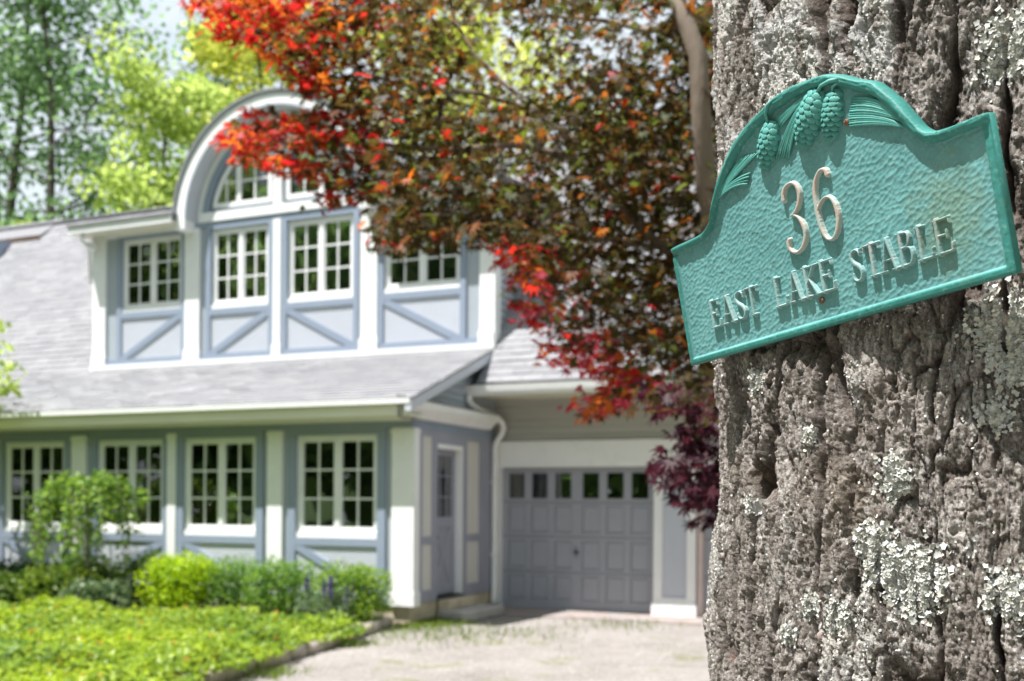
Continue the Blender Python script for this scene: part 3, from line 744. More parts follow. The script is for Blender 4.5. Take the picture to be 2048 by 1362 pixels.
# small shed dormer at the far left of the roof
sd = link('shed_dormer', None, house)
MB().prism([(-11.95, 4.88, on_main(4.88) + .05), (-11.95, 4.88, on_main(4.88) + .10), (-11.75, 5.34, 7.80), (-11.75, 5.34, 7.74)], (-4, 0, 0)).build('shed_roof', M_SHINGLE, sd)
MB().box(-16, -11.95, 4.855, 4.879, on_main(4.88) + .01, on_main(4.88) + .10).build('fascia', M_BROWNWOOD, sd)
MB().prism([(-12.75, 4.45, on_main(4.45) - .05), (-12.75, 4.5, on_main(4.9) - .06), (-12.75, 4.9, on_main(4.9))], (-3, 0, 0)).build('wall', M_BLUE, sd)
# rest of the shell: back and left, so the house stands closed
hbox('wall', M_SIDING, -14, 8.2, 9.3, 9.4, 0, 4.3); hbox('wall', M_SIDING, 8.2, 8.3, VG + .1, 9.3, 0, 3.3); hbox('wall', M_SIDING, -14, -12.01, .03, .16, 0, 2.75)
hpoly('gable_wall', M_SIDING, [(0, 0), (0, 0)], 0, 0) if False else MB().prism([(8.22, 2.7, 3.1), (8.22, 9.3, 3.1), (8.22, 9.3, 4.1), (8.22, 5.24, 7.5), (8.22, 2.7, 4.5)], (.06, 0, 0)).build('gable_wall', M_SIDING, house)

# stone step before the side door
st = empty('stone_step', HP(.25, .9), HRZ); setp(st, 'low grey stone step below the side door', 'step')
m = MB(); m.prism([(-.34, -.22, 0), (.10, -.30, 0), (.18, -.10, 0), (.20, .85, 0), (-.34, .90, 0)], (0, 0, .14)); bevelled(m.build('tread', M_STEP, st), .02)
m = MB(); m.box(-.34, -.16, -.20, .70, .141, .272); bevelled(m.build('riser', M_STONE, st), .015)

# =================================================================== PLANTS
def bush_points(n, c, r, seed, rough=.18, shell=.55):
    g = np.random.default_rng(seed); d = g.normal(size=(n, 3)); d /= np.linalg.norm(d, axis=1)[:, None]
    th = np.arctan2(d[:, 1], d[:, 0]); k = 1 + rough * (np.sin(3 * th + seed) * .4 + vnoise(d[:, 0] * 3 + seed, d[:, 2] * 3 + d[:, 1] * 2, seed) * .8)
    rad = (shell + (1 - shell) * g.random(n) ** .5) * k
    q = np.sign(d) * np.abs(d) ** .8
    return np.asarray(c) + q * rad[:, None] * np.asarray(r), d
def colors(n, lo, hi, seed, var=.2):
    g = np.random.default_rng(seed); t = g.random(n)[:, None]; return (np.asarray(lo) * (1 - t) + np.asarray(hi) * t) * (1 + var * (g.random(n)[:, None] - .5))
def leaf_obj(name, P, size, col, parent=None, up=1.0, seed=1, tmpl=LEAF_T, tf=LEAF_F, mat=M_LEAF, sv=.35, R=None):
    g = np.random.default_rng(seed); n = len(P)
    Rm = rand_rot(n, up, g) if R is None else R
    me = scatter_mesh(name, tmpl, tf, P, Rm, size * (1 - sv / 2 + sv * g.random(n)), col, mat)
    return link(name, me, parent)
def shrub(name, u, v, rx, ry, h, lo, hi, n, leaf, label, group=None, seed=1, cat='shrub', z0=.08):
    base = HP(u, v, z0); t = empty(name, base, HRZ); setp(t, label, cat, group)
    P, d = bush_points(n, (0, 0, h * .5), (rx, ry, h * .53), seed); P = P[P[:, 2] > .0]
    leaf_obj('foliage', P, leaf, colors(len(P), lo, hi, seed), t, 1.2, seed)
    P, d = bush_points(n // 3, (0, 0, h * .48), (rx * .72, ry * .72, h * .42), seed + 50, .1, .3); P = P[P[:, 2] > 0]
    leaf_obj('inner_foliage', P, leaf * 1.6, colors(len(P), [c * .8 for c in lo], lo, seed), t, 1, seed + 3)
    m = MB()
    for i in range(5):
        a = i * 1.256; m.tube([(0, 0, -.05), (.3 * rx * math.cos(a), .3 * ry * math.sin(a), h * .4), (.6 * rx * math.cos(a), .6 * ry * math.sin(a), h * .75)], [.02, .014, .006], 5)
    m.build('stem', M_BARKD, t)
    return t
GY0, GY1 = (.12, .23, .015), (.31, .43, .02)
BX0, BX1 = (.075, .18, .028), (.26, .40, .05)
DK0, DK1 = (.022, .055, .014), (.06, .12, .03)
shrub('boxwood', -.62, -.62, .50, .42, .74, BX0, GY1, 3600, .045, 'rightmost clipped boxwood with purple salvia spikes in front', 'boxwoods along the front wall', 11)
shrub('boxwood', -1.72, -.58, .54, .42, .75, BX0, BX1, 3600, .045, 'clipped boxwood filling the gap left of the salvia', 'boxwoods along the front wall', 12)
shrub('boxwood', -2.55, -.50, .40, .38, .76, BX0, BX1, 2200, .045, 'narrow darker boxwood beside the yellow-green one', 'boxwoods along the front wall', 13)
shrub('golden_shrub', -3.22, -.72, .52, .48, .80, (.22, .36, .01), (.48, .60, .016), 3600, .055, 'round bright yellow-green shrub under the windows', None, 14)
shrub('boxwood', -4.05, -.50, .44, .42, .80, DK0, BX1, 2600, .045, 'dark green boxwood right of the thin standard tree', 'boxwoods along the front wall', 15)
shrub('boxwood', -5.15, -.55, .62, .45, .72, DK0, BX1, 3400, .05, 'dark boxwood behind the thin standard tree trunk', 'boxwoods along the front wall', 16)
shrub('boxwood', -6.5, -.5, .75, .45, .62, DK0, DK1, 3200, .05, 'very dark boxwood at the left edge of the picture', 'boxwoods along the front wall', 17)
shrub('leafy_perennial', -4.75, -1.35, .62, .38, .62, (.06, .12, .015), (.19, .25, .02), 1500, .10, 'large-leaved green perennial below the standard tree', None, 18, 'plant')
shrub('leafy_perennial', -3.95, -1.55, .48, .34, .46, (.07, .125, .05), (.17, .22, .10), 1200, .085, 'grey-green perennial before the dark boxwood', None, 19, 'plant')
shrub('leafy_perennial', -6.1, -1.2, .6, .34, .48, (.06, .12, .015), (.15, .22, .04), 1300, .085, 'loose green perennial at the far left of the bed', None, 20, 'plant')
# salvia
sv = empty('salvia', HP(-.75, -1.12, .08), HRZ); setp(sv, 'grey-green salvia with purple flower spikes before the boxwood', 'flower')
P, d = bush_points(900, (0, 0, .20), (.38, .22, .24), 33, .3, .3); P = P[P[:, 2] > 0]
leaf_obj('foliage', P, .06, colors(len(P), (.08, .14, .06), (.2, .27, .14), 34), sv, .6, 34)
for i in range(13):
    a, b = random.uniform(-.36, .36), random.uniform(-.15, .15); h = random.uniform(.42, .6)
    m = MB(); m.tube([(a, b, .1), (a * 1.1, b, h)], .004, 4)
    s = m.build('flower_stem', M_BARKD, sv)
    g = np.random.default_rng(60 + i); k = 46; zz = g.random(k) * .2 + h - .14; an = g.random(k) * 6.28; rr = .022 * (1 - (zz - h + .14) / .3)
    leaf_obj('flower_spike', np.c_[a * 1.08 + rr * np.cos(an), b + rr * np.sin(an), zz], .028, colors(k, (.05, .03, .16), (.14, .09, .30), 70 + i), s, .3, 70 + i)['kind'] = 'stuff'
# ground cover
g = np.random.default_rng(5); n = 78000
uu = g.uniform(-8.8, .95, n); vv = g.uniform(-6.9, -.95, n)
edge = np.interp(vv, [-6.9, -5.4, -4.6, -3.2, -1.9, -.9], [1.0, .64, .52, .27, .05, -.26]) + .14 * vnoise(vv * 3, vv * 0, 3)
back = -1.25 + .28 * vnoise(uu * .9, uu * 0 + 4, 8) - np.where(uu > -1.3, .35, 0) - np.where(uu < -3.3, .35, 0)
ok = (uu < edge + .1) & (vv < back); uu, vv, edge = uu[ok], vv[ok], edge[ok]
top = .20 + .18 * fbm(uu * 1.3, vv * 1.3, 21, 3) + .04 * vnoise(uu * 7, vv * 7, 4); top *= np.clip((edge + .12 - uu) / .3, .35, 1) ** .6
zz = .06 + top * (.45 + .55 * g.random(len(uu)) ** .4)
P = np.c_[uu, vv, zz]; P = np.array(CORNER)[None] + uu[:, None] * np.array(Uv)[None] + vv[:, None] * np.array(Vv)[None] + np.c_[0 * zz, 0 * zz, zz]
tint = np.clip(.5 + .6 * fbm(uu * 1.2, vv * 1.2, 31, 3) + .25 * g.normal(size=len(uu)), 0, 1)[:, None]
C = np.array((.13, .225, .035)) * (1 - tint) + np.array((.37, .465, .028)) * tint
C = np.where(g.random(len(uu))[:, None] < .02, np.array((.40, .26, .03)), C)
gc = leaf_obj('ground_cover', P, .075, C, None, 2.2, 41); setp(gc, 'bright yellow-green leafy ground cover filling the garden bed', 'ground cover', kind='stuff')
# edging stones
es = empty('stone_edging', HP(-.2, -1.2), HRZ); setp(es, 'low row of rough pale stones edging the bed by the drive', 'edging')
pth = [(-.36, -.25), (-.22, -.9), (-.02, -1.9), (.18, -3.2), (.42, -4.6), (.7, -5.9)]
dist = 0.0; k = 0
def path_at(s):
    for (a, b), (c, d_) in zip(pth, pth[1:]):
        l = math.hypot(c - a, d_ - b)
        if s <= l: return a + (c - a) * s / l, b + (d_ - b) * s / l, math.atan2(d_ - b, c - a)
        s -= l
    return None
s0 = .12
while path_at(s0):
    a, b, an = path_at(s0); ln = random.uniform(.22, .42)
    bm = bmesh.new(); bmesh.ops.create_cube(bm, size=1); bmesh.ops.subdivide_edges(bm, edges=bm.edges, cuts=1, use_grid_fill=True)
    for v in bm.verts:
        q = v.co.copy(); q = q * (1 - .18 * (q.length - .5)); v.co = Vector((q.x * ln, q.y * .17, q.z * .15)) + Vector((random.uniform(-.018, .018), random.uniform(-.014, .014), random.uniform(-.012, .012)))
    me = bpy.data.meshes.new('stone'); bm.to_mesh(me); bm.free(); me.materials.append(_cache.setdefault('edgestone', paint('pale_edging_stone', (.42, .36, .31), .9, .3, 9, .6, 30, dirt=((.10, .12, .05), .7))))
    me.polygons.foreach_set('use_smooth', np.ones(len(me.polygons), bool))
    o = link('stone', me, es, (a + .2, b + 1.2, .055 + random.uniform(-.015, .02))); o.rotation_euler = (random.uniform(-.1, .1), random.uniform(-.06, .06), an + random.uniform(-.12, .12))
    s0 += ln + .02
# grass tufts at the drive edge and gravel stones
g = np.random.default_rng(9); P = []
for (u, v, sp, k) in [(-.1, .55, .22, 500), (.15, .25, .25, 500), (0, -.2, .15, 250), (.35, -.6, .4, 260), (.9, -.9, .5, 200), (.25, -1.9, .12, 150), (.6, -4.0, .15, 200), (2.4, 1.55, .5, 220), (1.4, -.2, .5, 160)]:
    q = g.normal(size=(k, 2)) * sp * np.array([.8, 1]) + (u, v); P.append(q)
P = np.concatenate(P); P = P[(P[:, 1] < 1.7)]
P3 = np.array([tuple(HP(a, b, .0)) for a, b in P])
n = len(P3); z = np.c_[g.normal(size=(n, 2)) * .5, np.ones(n)]; z /= np.linalg.norm(z, axis=1)[:, None]; a = g.normal(size=(n, 3)); x = np.cross(z, a); x /= np.linalg.norm(x, axis=1)[:, None]
gr = leaf_obj('grass', P3, .075, colors(n, (.07, .13, .02), (.20, .26, .04), 3), None, 1, 3, np.array([(-.08, 0, 0), (.08, 0, 0), (.05, .6, .0), (0, 1, .12)]), [(0, 1, 2, 3)], R=np.stack([x, z, np.cross(x, z)], 2))
setp(gr, 'short green grass tufts along the edge of the gravel drive', 'grass', kind='stuff')
g = np.random.default_rng(10); n = 7000; u = g.uniform(.1, 6, n); v = g.uniform(-5.2, 1.6, n); ok = u > np.interp(v, [-5.4, -3.2, -1.9, -.9, 1.7], [.8, .4, .2, 0, -.1]); u, v = u[ok], v[ok]; n = len(u)
P3 = np.array(CORNER)[None] + u[:, None] * np.array(Uv) + v[:, None] * np.array(Vv)
t_ = np.array([(.5, .1, 0), (-.1, .5, 0), (-.5, -.1, 0), (.1, -.5, 0), (.05, .0, .45)]); c_ = colors(n, (.22, .20, .185), (.40, .37, .345), 8)
me = scatter_mesh('gravel', t_, [(0, 1, 4), (1, 2, 4), (2, 3, 4), (3, 0, 4)], P3, np.stack([np.c_[np.cos(a := g.random(n) * 6.28), np.sin(a), 0 * a], np.c_[-np.sin(a), np.cos(a), 0 * a], np.c_[0 * a, 0 * a, 1 + 0 * a]], 2), g.uniform(.012, .028, n), c_, None)
def col_mat(name, rough=.9):
    m, t, out = nodes(name); p = N(t, 'ShaderNodeBsdfPrincipled', i={'Roughness': rough, 'Specular IOR Level': .2}); a = N(t, 'ShaderNodeAttribute', attribute_name='Col'); L(t, a.outputs['Color'], p.inputs['Base Color']); L(t, p.outputs[0], out.inputs[0]); return m
me.materials.append(col_mat('gravel_stone')); setp(link('gravel', me), 'loose pale gravel scattered over the driveway', 'gravel', kind='stuff')

# weeping standard tree in the bed
stt = empty('weeping_tree', HP(-4.65, -1.0, .08), HRZ); setp(stt, 'small weeping standard tree with thin straight stem in the bed', 'tree')
m = MB(); m.tube([(0, 0, -.05), (.01, 0, .6), (-.01, .01, 1.2), (0, 0, 1.72)], [.026, .022, .02, .015], 7); m.build('trunk', M_BARKM, stt, True)
br = MB(); g = np.random.default_rng(77); P = []
for i in range(46):
    a = g.random() * 6.28; r = g.uniform(.3, .98); top_ = 1.62 + (.42 - .36 * r) * g.uniform(.5, 1.15); drop = g.uniform(.35, 1.75) * (.5 + .6 * r)
    pts = [(0, 0, 1.62)]
    for t in np.linspace(.2, 1, 7):
        pts.append((r * math.cos(a) * min(1, t * 1.5) ** .8, .75 * r * math.sin(a) * min(1, t * 1.5) ** .8, 1.62 + (top_ - 1.62) * math.sin(min(t * 2.2, 1.57)) - drop * max(0, t - .4) ** 1.4 * 1.9))
    br.tube(pts, [.008] + [.005] * 6 + [.002], 4)
    for _ in range(50):
        t = g.random() ** .7 * 6.999; k = int(t); q = np.array(pts[k]) * (1 - t + k) + np.array(pts[k + 1]) * (t - k); P.append(q + g.normal(size=3) * .045)
br.build('branch', M_BARKM, stt); P = np.array(P)
leaf_obj('foliage', P, .10, colors(len(P), (.08, .17, .03), (.26, .38, .05), 78), stt, .8, 78)

# =================================================================== TREES BEYOND THE HOUSE
def bg_tree(name, x, y, h, spread, lo, hi, n, leaf, label, seed, group='trees beyond the house', crown0=.25, limbs=9, tr=.28, lean=0.0, trunk_mat=M_BARKD, gap=.35, xs=1.0):
    g = np.random.default_rng(seed); t = empty(name, (x, y, -.05)); setp(t, label, 'tree', group)
    m = MB(); hs = np.linspace(0, h * .93, 9); path = [Vector((lean * q + .25 * math.sin(q * .4 + seed), .2 * math.cos(q * .33 + seed), q)) for q in hs]
    m.tube(path, [tr * (1 - .9 * i / 8) for i in range(9)], 9); m.build('trunk', trunk_mat, t, True)
    lm = MB(); clumps = []
    for i in range(limbs):
        f = crown0 + (0.97 - crown0) * (i + .5) / limbs; k = f * 8 * .98; a = int(k); p0 = path[a].lerp(path[min(a + 1, 8)], k - a)
        ang = i * 2.4 + seed; ln = spread * (1 - .55 * max(0, f - .35) / .65) * g.uniform(.75, 1.1)
        d = Vector((math.cos(ang) * xs, math.sin(ang), 0)); p1 = p0 + d * ln * .5 + Vector((0, 0, ln * .28)); p2 = p0 + d * ln + Vector((0, 0, ln * .42))
        lm.tube([p0, p1, p2], [tr * .38 * (1.1 - f), tr * .22 * (1.1 - f), .015], 6)
        for q in range(5):
            s = g.uniform(.3, 1.08); c = (p0.lerp(p1, s * 2) if s < .5 else p1.lerp(p2, s * 2 - 1)); c = c + Vector(g.normal(size=3) * spread * .2); clumps.append((c, g.uniform(.6, 1.5) * spread * .25))
            lm.tube([p0.lerp(p2, s * .8), c], [.025, .008], 4)
    for q in range(limbs): clumps.append((path[-1] + Vector(g.normal(size=3) * spread * .25) - Vector((0, 0, spread * .15)), spread * .2))
    lm.build('branch', trunk_mat, t)
    per = n // len(clumps); PP, CC = [], []
    for c, r in clumps:
        d = g.normal(size=(per, 3)); d /= np.linalg.norm(d, axis=1)[:, None]; PP.append(np.array(c) + d * (r * g.random(per) ** gap)[:, None] * np.array([1.15, 1.15, .7])); b = g.random()
        CC.append(colors(per, lo, hi, int(g.integers(1e6))) * (.85 + .3 * b))
    PP = np.concatenate(PP); CC = np.concatenate(CC)
    leaf_obj('crown', PP, leaf, CC, t, .9, seed, BLOB_T, BLOB_F, M_FARLEAF)
    return t
DG0, DG1 = (.09, .165, .07), (.21, .32, .13)
MG0, MG1 = (.13, .24, .06), (.30, .42, .11)
YG0, YG1 = (.30, .34, .05), (.55, .56, .11)
LG0, LG1 = (.25, .34, .07), (.47, .55, .16)
bg_tree('broadleaf_tree', -17.0, 36, 24, 5.2, DG0, DG1, 10800, 0.19, 'tall dark green tree at the far left behind the roof', 101, limbs=15, crown0=.2)
bg_tree('broadleaf_tree', -13.4, 33, 21, 4.2, DG0, DG1, 6200, 0.17, 'tall thin dark tree with open crown left of the young one', 102, limbs=13, tr=.26, lean=-.10)
bg_tree('young_tree', -10.6, 31, 15.0, 2.9, LG0, LG1, 6380, 0.17, 'young bright green tree beside the arched dormer', 103, limbs=10, crown0=.35, tr=.22)
bg_tree('broadleaf_tree', -9.0, 38, 22, 4.4, YG0, YG1, 11440, 0.19, 'yellow-green tree rising behind the arched dormer', 104, limbs=13)
bg_tree('broadleaf_tree', -12.0, 45, 24, 5.0, DG0, MG1, 7920, 0.20, 'hazy grey-green tree filling the gap behind the young one', 105, limbs=12)
bg_tree('broadleaf_tree', -2.2, 37, 20, 4.5, YG0, YG1, 8000, 0.19, 'yellow-green tree seen through the red maple leaves', 106, limbs=12)
bg_tree('broadleaf_tree', 3.5, 42, 17, 4.6, YG0, MG1, 6500, 0.20, 'mid green tree seen through the maple centre', 107, limbs=12)
bg_tree('broadleaf_tree', 8.8, 38, 17, 4.4, (.04, .10, .05), (.12, .20, .11), 11440, 0.19, 'blue-green tree seen through the maple near the oak', 108, limbs=12)
bg_tree('young_tree', -19.6, 30, 11.4, 2.6, YG0, LG1, 6600, 0.17, 'low sunlit yellow-green tree above the far left roof', 109, limbs=9, crown0=.3, tr=.18)
bg_tree('broadleaf_tree', 15.5, 40, 18, 5.0, MG0, MG1, 6200, 0.20, 'green tree standing behind the garage and oak trunk', 110, limbs=12)
bg_tree('sapling', HP(-7.6, -1.5).x, HP(-7.6, -1.5).y, 4.4, 1.5, LG0, LG1, 1500, .10, 'leafy sapling peeking in at the left edge before the roof', 120, None, limbs=6, crown0=.70, tr=.05)
# the wood across the road, behind the camera: the window panes mirror it
g = np.random.default_rng(55); P = []; Cc = []
for i in range(85):
    ang = R_(g.uniform(150, 395)); r = g.uniform(20, 40); h = g.uniform(9, 19); c = np.array([math.cos(ang) * r, math.sin(ang) * r, 0])
    k = 900; d = g.normal(size=(k, 3)); d /= np.linalg.norm(d, axis=1)[:, None]; P.append(c + np.array([0, 0, h * .55]) + d * (g.random(k) ** .4)[:, None] * np.array([3.6, 3.6, h * .48])); Cc.append(colors(k, DG0, MG1, i))
P = np.concatenate(P); wd = leaf_obj('far_wood', P, .75, np.concatenate(Cc) * 1.1, None, .9, 56, BLOB_T, BLOB_F, M_FARLEAF); setp(wd, 'dark green wood mirrored in the window panes', 'wood', kind='stuff')

# =================================================================== JAPANESE MAPLE
mp_ = empty('japanese_maple', (1.25, 5.3, 0)); setp(mp_, 'red and bronze japanese maple hanging over the drive behind the oak', 'tree')
MO = Vector((1.25, 5.3, 0))
def mp(px, py, Y): return pix(px, py, Y) - MO
tk = MB(); tk.tube([(0, 0, -.1), (.02, 0, .5), mp(1500, 900, 4.95), mp(1452, 560, 4.55), mp(1413, 380, 4.4), mp(1403, 240, 4.3), mp(1396, 110, 4.3), mp(1374, 50, 4.3), mp(1345, -20, 4.35), mp(1290, -110, 4.5), mp(1200, -220, 4.6)], [.095, .085, .068, .05, .043, .041, .039, .036, .032, .026, .016], 12)
tk.build('trunk', M_BARKM, mp_, True)
for pts, r0 in (([(1470, 640, 4.68), (1400, 540, 4.95), (1330, 500, 5.1), (1278, 452, 5.05), (1210, 365, 5.0), (1150, 315, 5.0), (1040, 290, 5.0), (900, 300, 5.05), (760, 290, 5.1), (620, 280, 5.15), (500, 290, 5.2)], .030),
                ([(1210, 365, 5.0), (1140, 270, 5.1), (1075, 225, 5.2), (1000, 160, 5.3), (945, 105, 5.35), (900, 20, 5.4), (860, -60, 5.5)], .020),
                ([(1075, 225, 5.2), (1020, 205, 5.2), (950, 185, 5.2), (850, 182, 5.2), (740, 150, 5.25), (600, 90, 5.3), (460, 40, 5.3)], .014),
                ([(1374, 50, 4.3), (1300, 60, 4.9), (1200, 40, 5.5), (1080, 30, 5.6), (900, -20, 5.7)], .02),
                ([(1480, 700, 4.72), (1420, 720, 4.7), (1340, 690, 4.6), (1240, 680, 4.6), (1140, 660, 4.6)], .016),
                ([(1490, 780, 4.82), (1440, 800, 4.5), (1400, 860, 4.1), (1370, 930, 3.9)], .014),
                ([(1320, 495, 5.1), (1220, 480, 4.8), (1090, 470, 4.7), (960, 430, 4.7), (840, 430, 4.75)], .014)):
    m = MB(); n_ = len(pts); m.tube([mp(*p) for p in pts], [r0 * (1 - .8 * i / (n_ - 1)) for i in range(n_)], 7); m.build('branch', M_BARKM, mp_, True)
POLY = np.array([(372, -60), (385, 20), (470, 70), (545, 95), (560, 150), (620, 190), (700, 190), (640, 215), (560, 235), (525, 225), (440, 290), (436, 308), (500, 326), (570, 345), (622, 372), (645, 432), (680, 400), (745, 410), (760, 455), (768, 508), (860, 502), (960, 474), (1015, 500), (995, 545), (1050, 565), (1035, 640), (1070, 690), (1130, 730), (1190, 735), (1215, 760), (1145, 830), (1210, 845), (1290, 800), (1385, 850), (1320, 900), (1335, 960), (1385, 985), (1370, 1040), (1440, 1050), (1540, 900), (1540, -60)], float)
def inside(poly, x, y):
    r = np.zeros(len(x), bool); j = len(poly) - 1
    for i in range(len(poly)):
        xi, yi = poly[i]; xj, yj = poly[j]
        with np.errstate(divide='ignore', invalid='ignore'):
            r ^= ((yi > y) != (yj > y)) & (x < (xj - xi) * (y - yi) / (yj - yi) + xi)
        j = i
    return r
def poly_dist(poly, x, y):
    dmin = np.full(x.shape, 1e9)
    for a, b in zip(poly, np.roll(poly, -1, 0)):
        ab = b - a; t = np.clip(((x - a[0]) * ab[0] + (y - a[1]) * ab[1]) / (ab @ ab), 0, 1); dmin = np.minimum(dmin, np.hypot(x - a[0] - t * ab[0], y - a[1] - t * ab[1]))
    return dmin
g = np.random.default_rng(21)
SX, SY = g.uniform(360, 1540, 12000), g.uniform(-60, 1070, 12000); ok = inside(POLY, SX, SY); SX, SY = SX[ok], SY[ok]
gapw = np.exp(-(((SX - 1000) / 190) ** 2 + ((SY - 120) / 125) ** 2)) * .985 + np.exp(-(((SX - 990) / 60) ** 2 + ((SY - 330) / 50) ** 2)) * .5 + np.exp(-(((SX - 1300) / 110) ** 2 + ((SY - 60) / 80) ** 2)) * .5 + np.exp(-(((SX - 1180) / 90) ** 2 + ((SY - 640) / 80) ** 2)) * .35 + np.exp(-(((SX - 650) / 90) ** 2 + ((SY - 340) / 60) ** 2)) * .3
gapw = np.maximum(gapw, np.where((SX > 1270) & (SY > 800), .62, 0)); ok = g.random(len(SX)) > gapw; SX, SY = SX[ok][:2120], SY[ok][:2120]
SD = poly_dist(POLY[:-2], SX, SY)
PP, NN, SZ, CC = [], [], [], []
RED0, RED1 = np.array((.36, .008, .014)), np.array((.52, .030, .014)); OR1 = np.array((.52, .13, .016)); OLV0, OLV1 = np.array((.032, .024, .008)), np.array((.082, .052, .012)); GRN = np.array((.075, .09, .014)); BRZ = np.array((.26, .085, .014)); PUR0, PUR1 = np.array((.020, .005, .011)), np.array((.062, .010, .018)); PINK = np.array((.44, .05, .075))
for i in range(len(SX)):
    x, y, dd = SX[i], SY[i], SD[i]
    Y = g.uniform(4.3, 6.6)
    low = x > 1270 and y > 780
    if low: Y = g.uniform(3.5, 4.3)
    elif x < 760 : Y = g.uniform(4.9, 5.7)
    c = np.array(pix(x, y, Y)); k = 9 if not low else 8
    redness = np.clip(1.1 - (x - 420) / 330 + .2 * g.normal(), 0, 1) if y < 480 else 0
    if 965 < x < 1180 and y > 490: redness = max(redness, np.clip(1.1 - dd / 90, 0, 1))
    if y > 640 and x < 1300: redness = max(redness, np.clip(1.0 - dd / 110, 0, 1) * .9)
    if x > 960 or y < 300: redness = max(redness, np.clip(.5 - dd / 50, 0, 1))
    if x > 1285 and y < 520: Y = g.uniform(5.5, 6.5)
    q = g.normal(size=(k, 3)) * np.array([.085, .085, .035]) * (.8 if low else 1)
    if dd < 45: q *= .6
    P = c + q; PP.append(P)
    for j in range(k):
        a = g.random()
        if low: col = (PUR0 * (1 - a) + PUR1 * a) if g.random() < (y - 700) / 190 else (OLV0 * (1 - a) + OLV1 * a)
        elif g.random() < redness:
            col = (RED0 * (1 - a) + RED1 * a) if g.random() < .68 else OR1
            if y > 560 and g.random() < .5: col = PINK * (.7 + .5 * a)
        elif g.random() < .20: col = GRN * (.7 + .6 * a)
        elif g.random() < .13: col = BRZ * (.6 + .7 * a)
        elif g.random() < .014: col = RED1 * .8
        else: col = OLV0 * (1 - a) + OLV1 * a
        CC.append(col); SZ.append(g.uniform(.055, .095) * (1.08 if low else 1))
PP = np.concatenate(PP) - np.array(MO); CC = np.array(CC); SZ = np.array(SZ); n = len(PP)
z = g.normal(size=(n, 3)) * np.array([.6, .6, .15]) + np.array([-.12, -.18, .8]); z /= np.linalg.norm(z, axis=1)[:, None]
a = g.normal(size=(n, 3)) + np.array([-.4, -.2, -.7]); yv = a - (a * z).sum(1)[:, None] * z; yv /= np.linalg.norm(yv, axis=1)[:, None]; RM = np.stack([np.cross(yv, z), yv, z], 2)
order = np.argsort(PP[:, 1]); vis = order[:2600][::9][:290]       # the nearest leaves stand singly
mask = np.ones(n, bool); mask[vis] = False
me = scatter_mesh('leaves', MAP_T, MAP_F, PP[mask], RM[mask], SZ[mask], CC[mask], M_MAPLE); lv = link('leaves', me, mp_); lv['kind'] = 'stuff'
protos = []
for col in (PUR0 * 1.3, PUR1, PUR0 + PUR1 * .3, OLV1, RED0, RED1, OR1, GRN, OLV0 * 1.4, PINK):
    protos.append((np.array(col), np_mesh('leaf', MAP_T, MAP_F, M_MAPLE, False, np.tile(col, (len(MAP_T), 1)))))
for i in vis:
    b = min(protos, key=lambda p: np.abs(p[0] - CC[i]).sum())[1]
    o = link('leaf', b, mp_); M4 = Matrix([[*(RM[i][r] * SZ[i]), PP[i][r]] for r in range(3)] + [[0, 0, 0, 1]]); o.matrix_local = M4

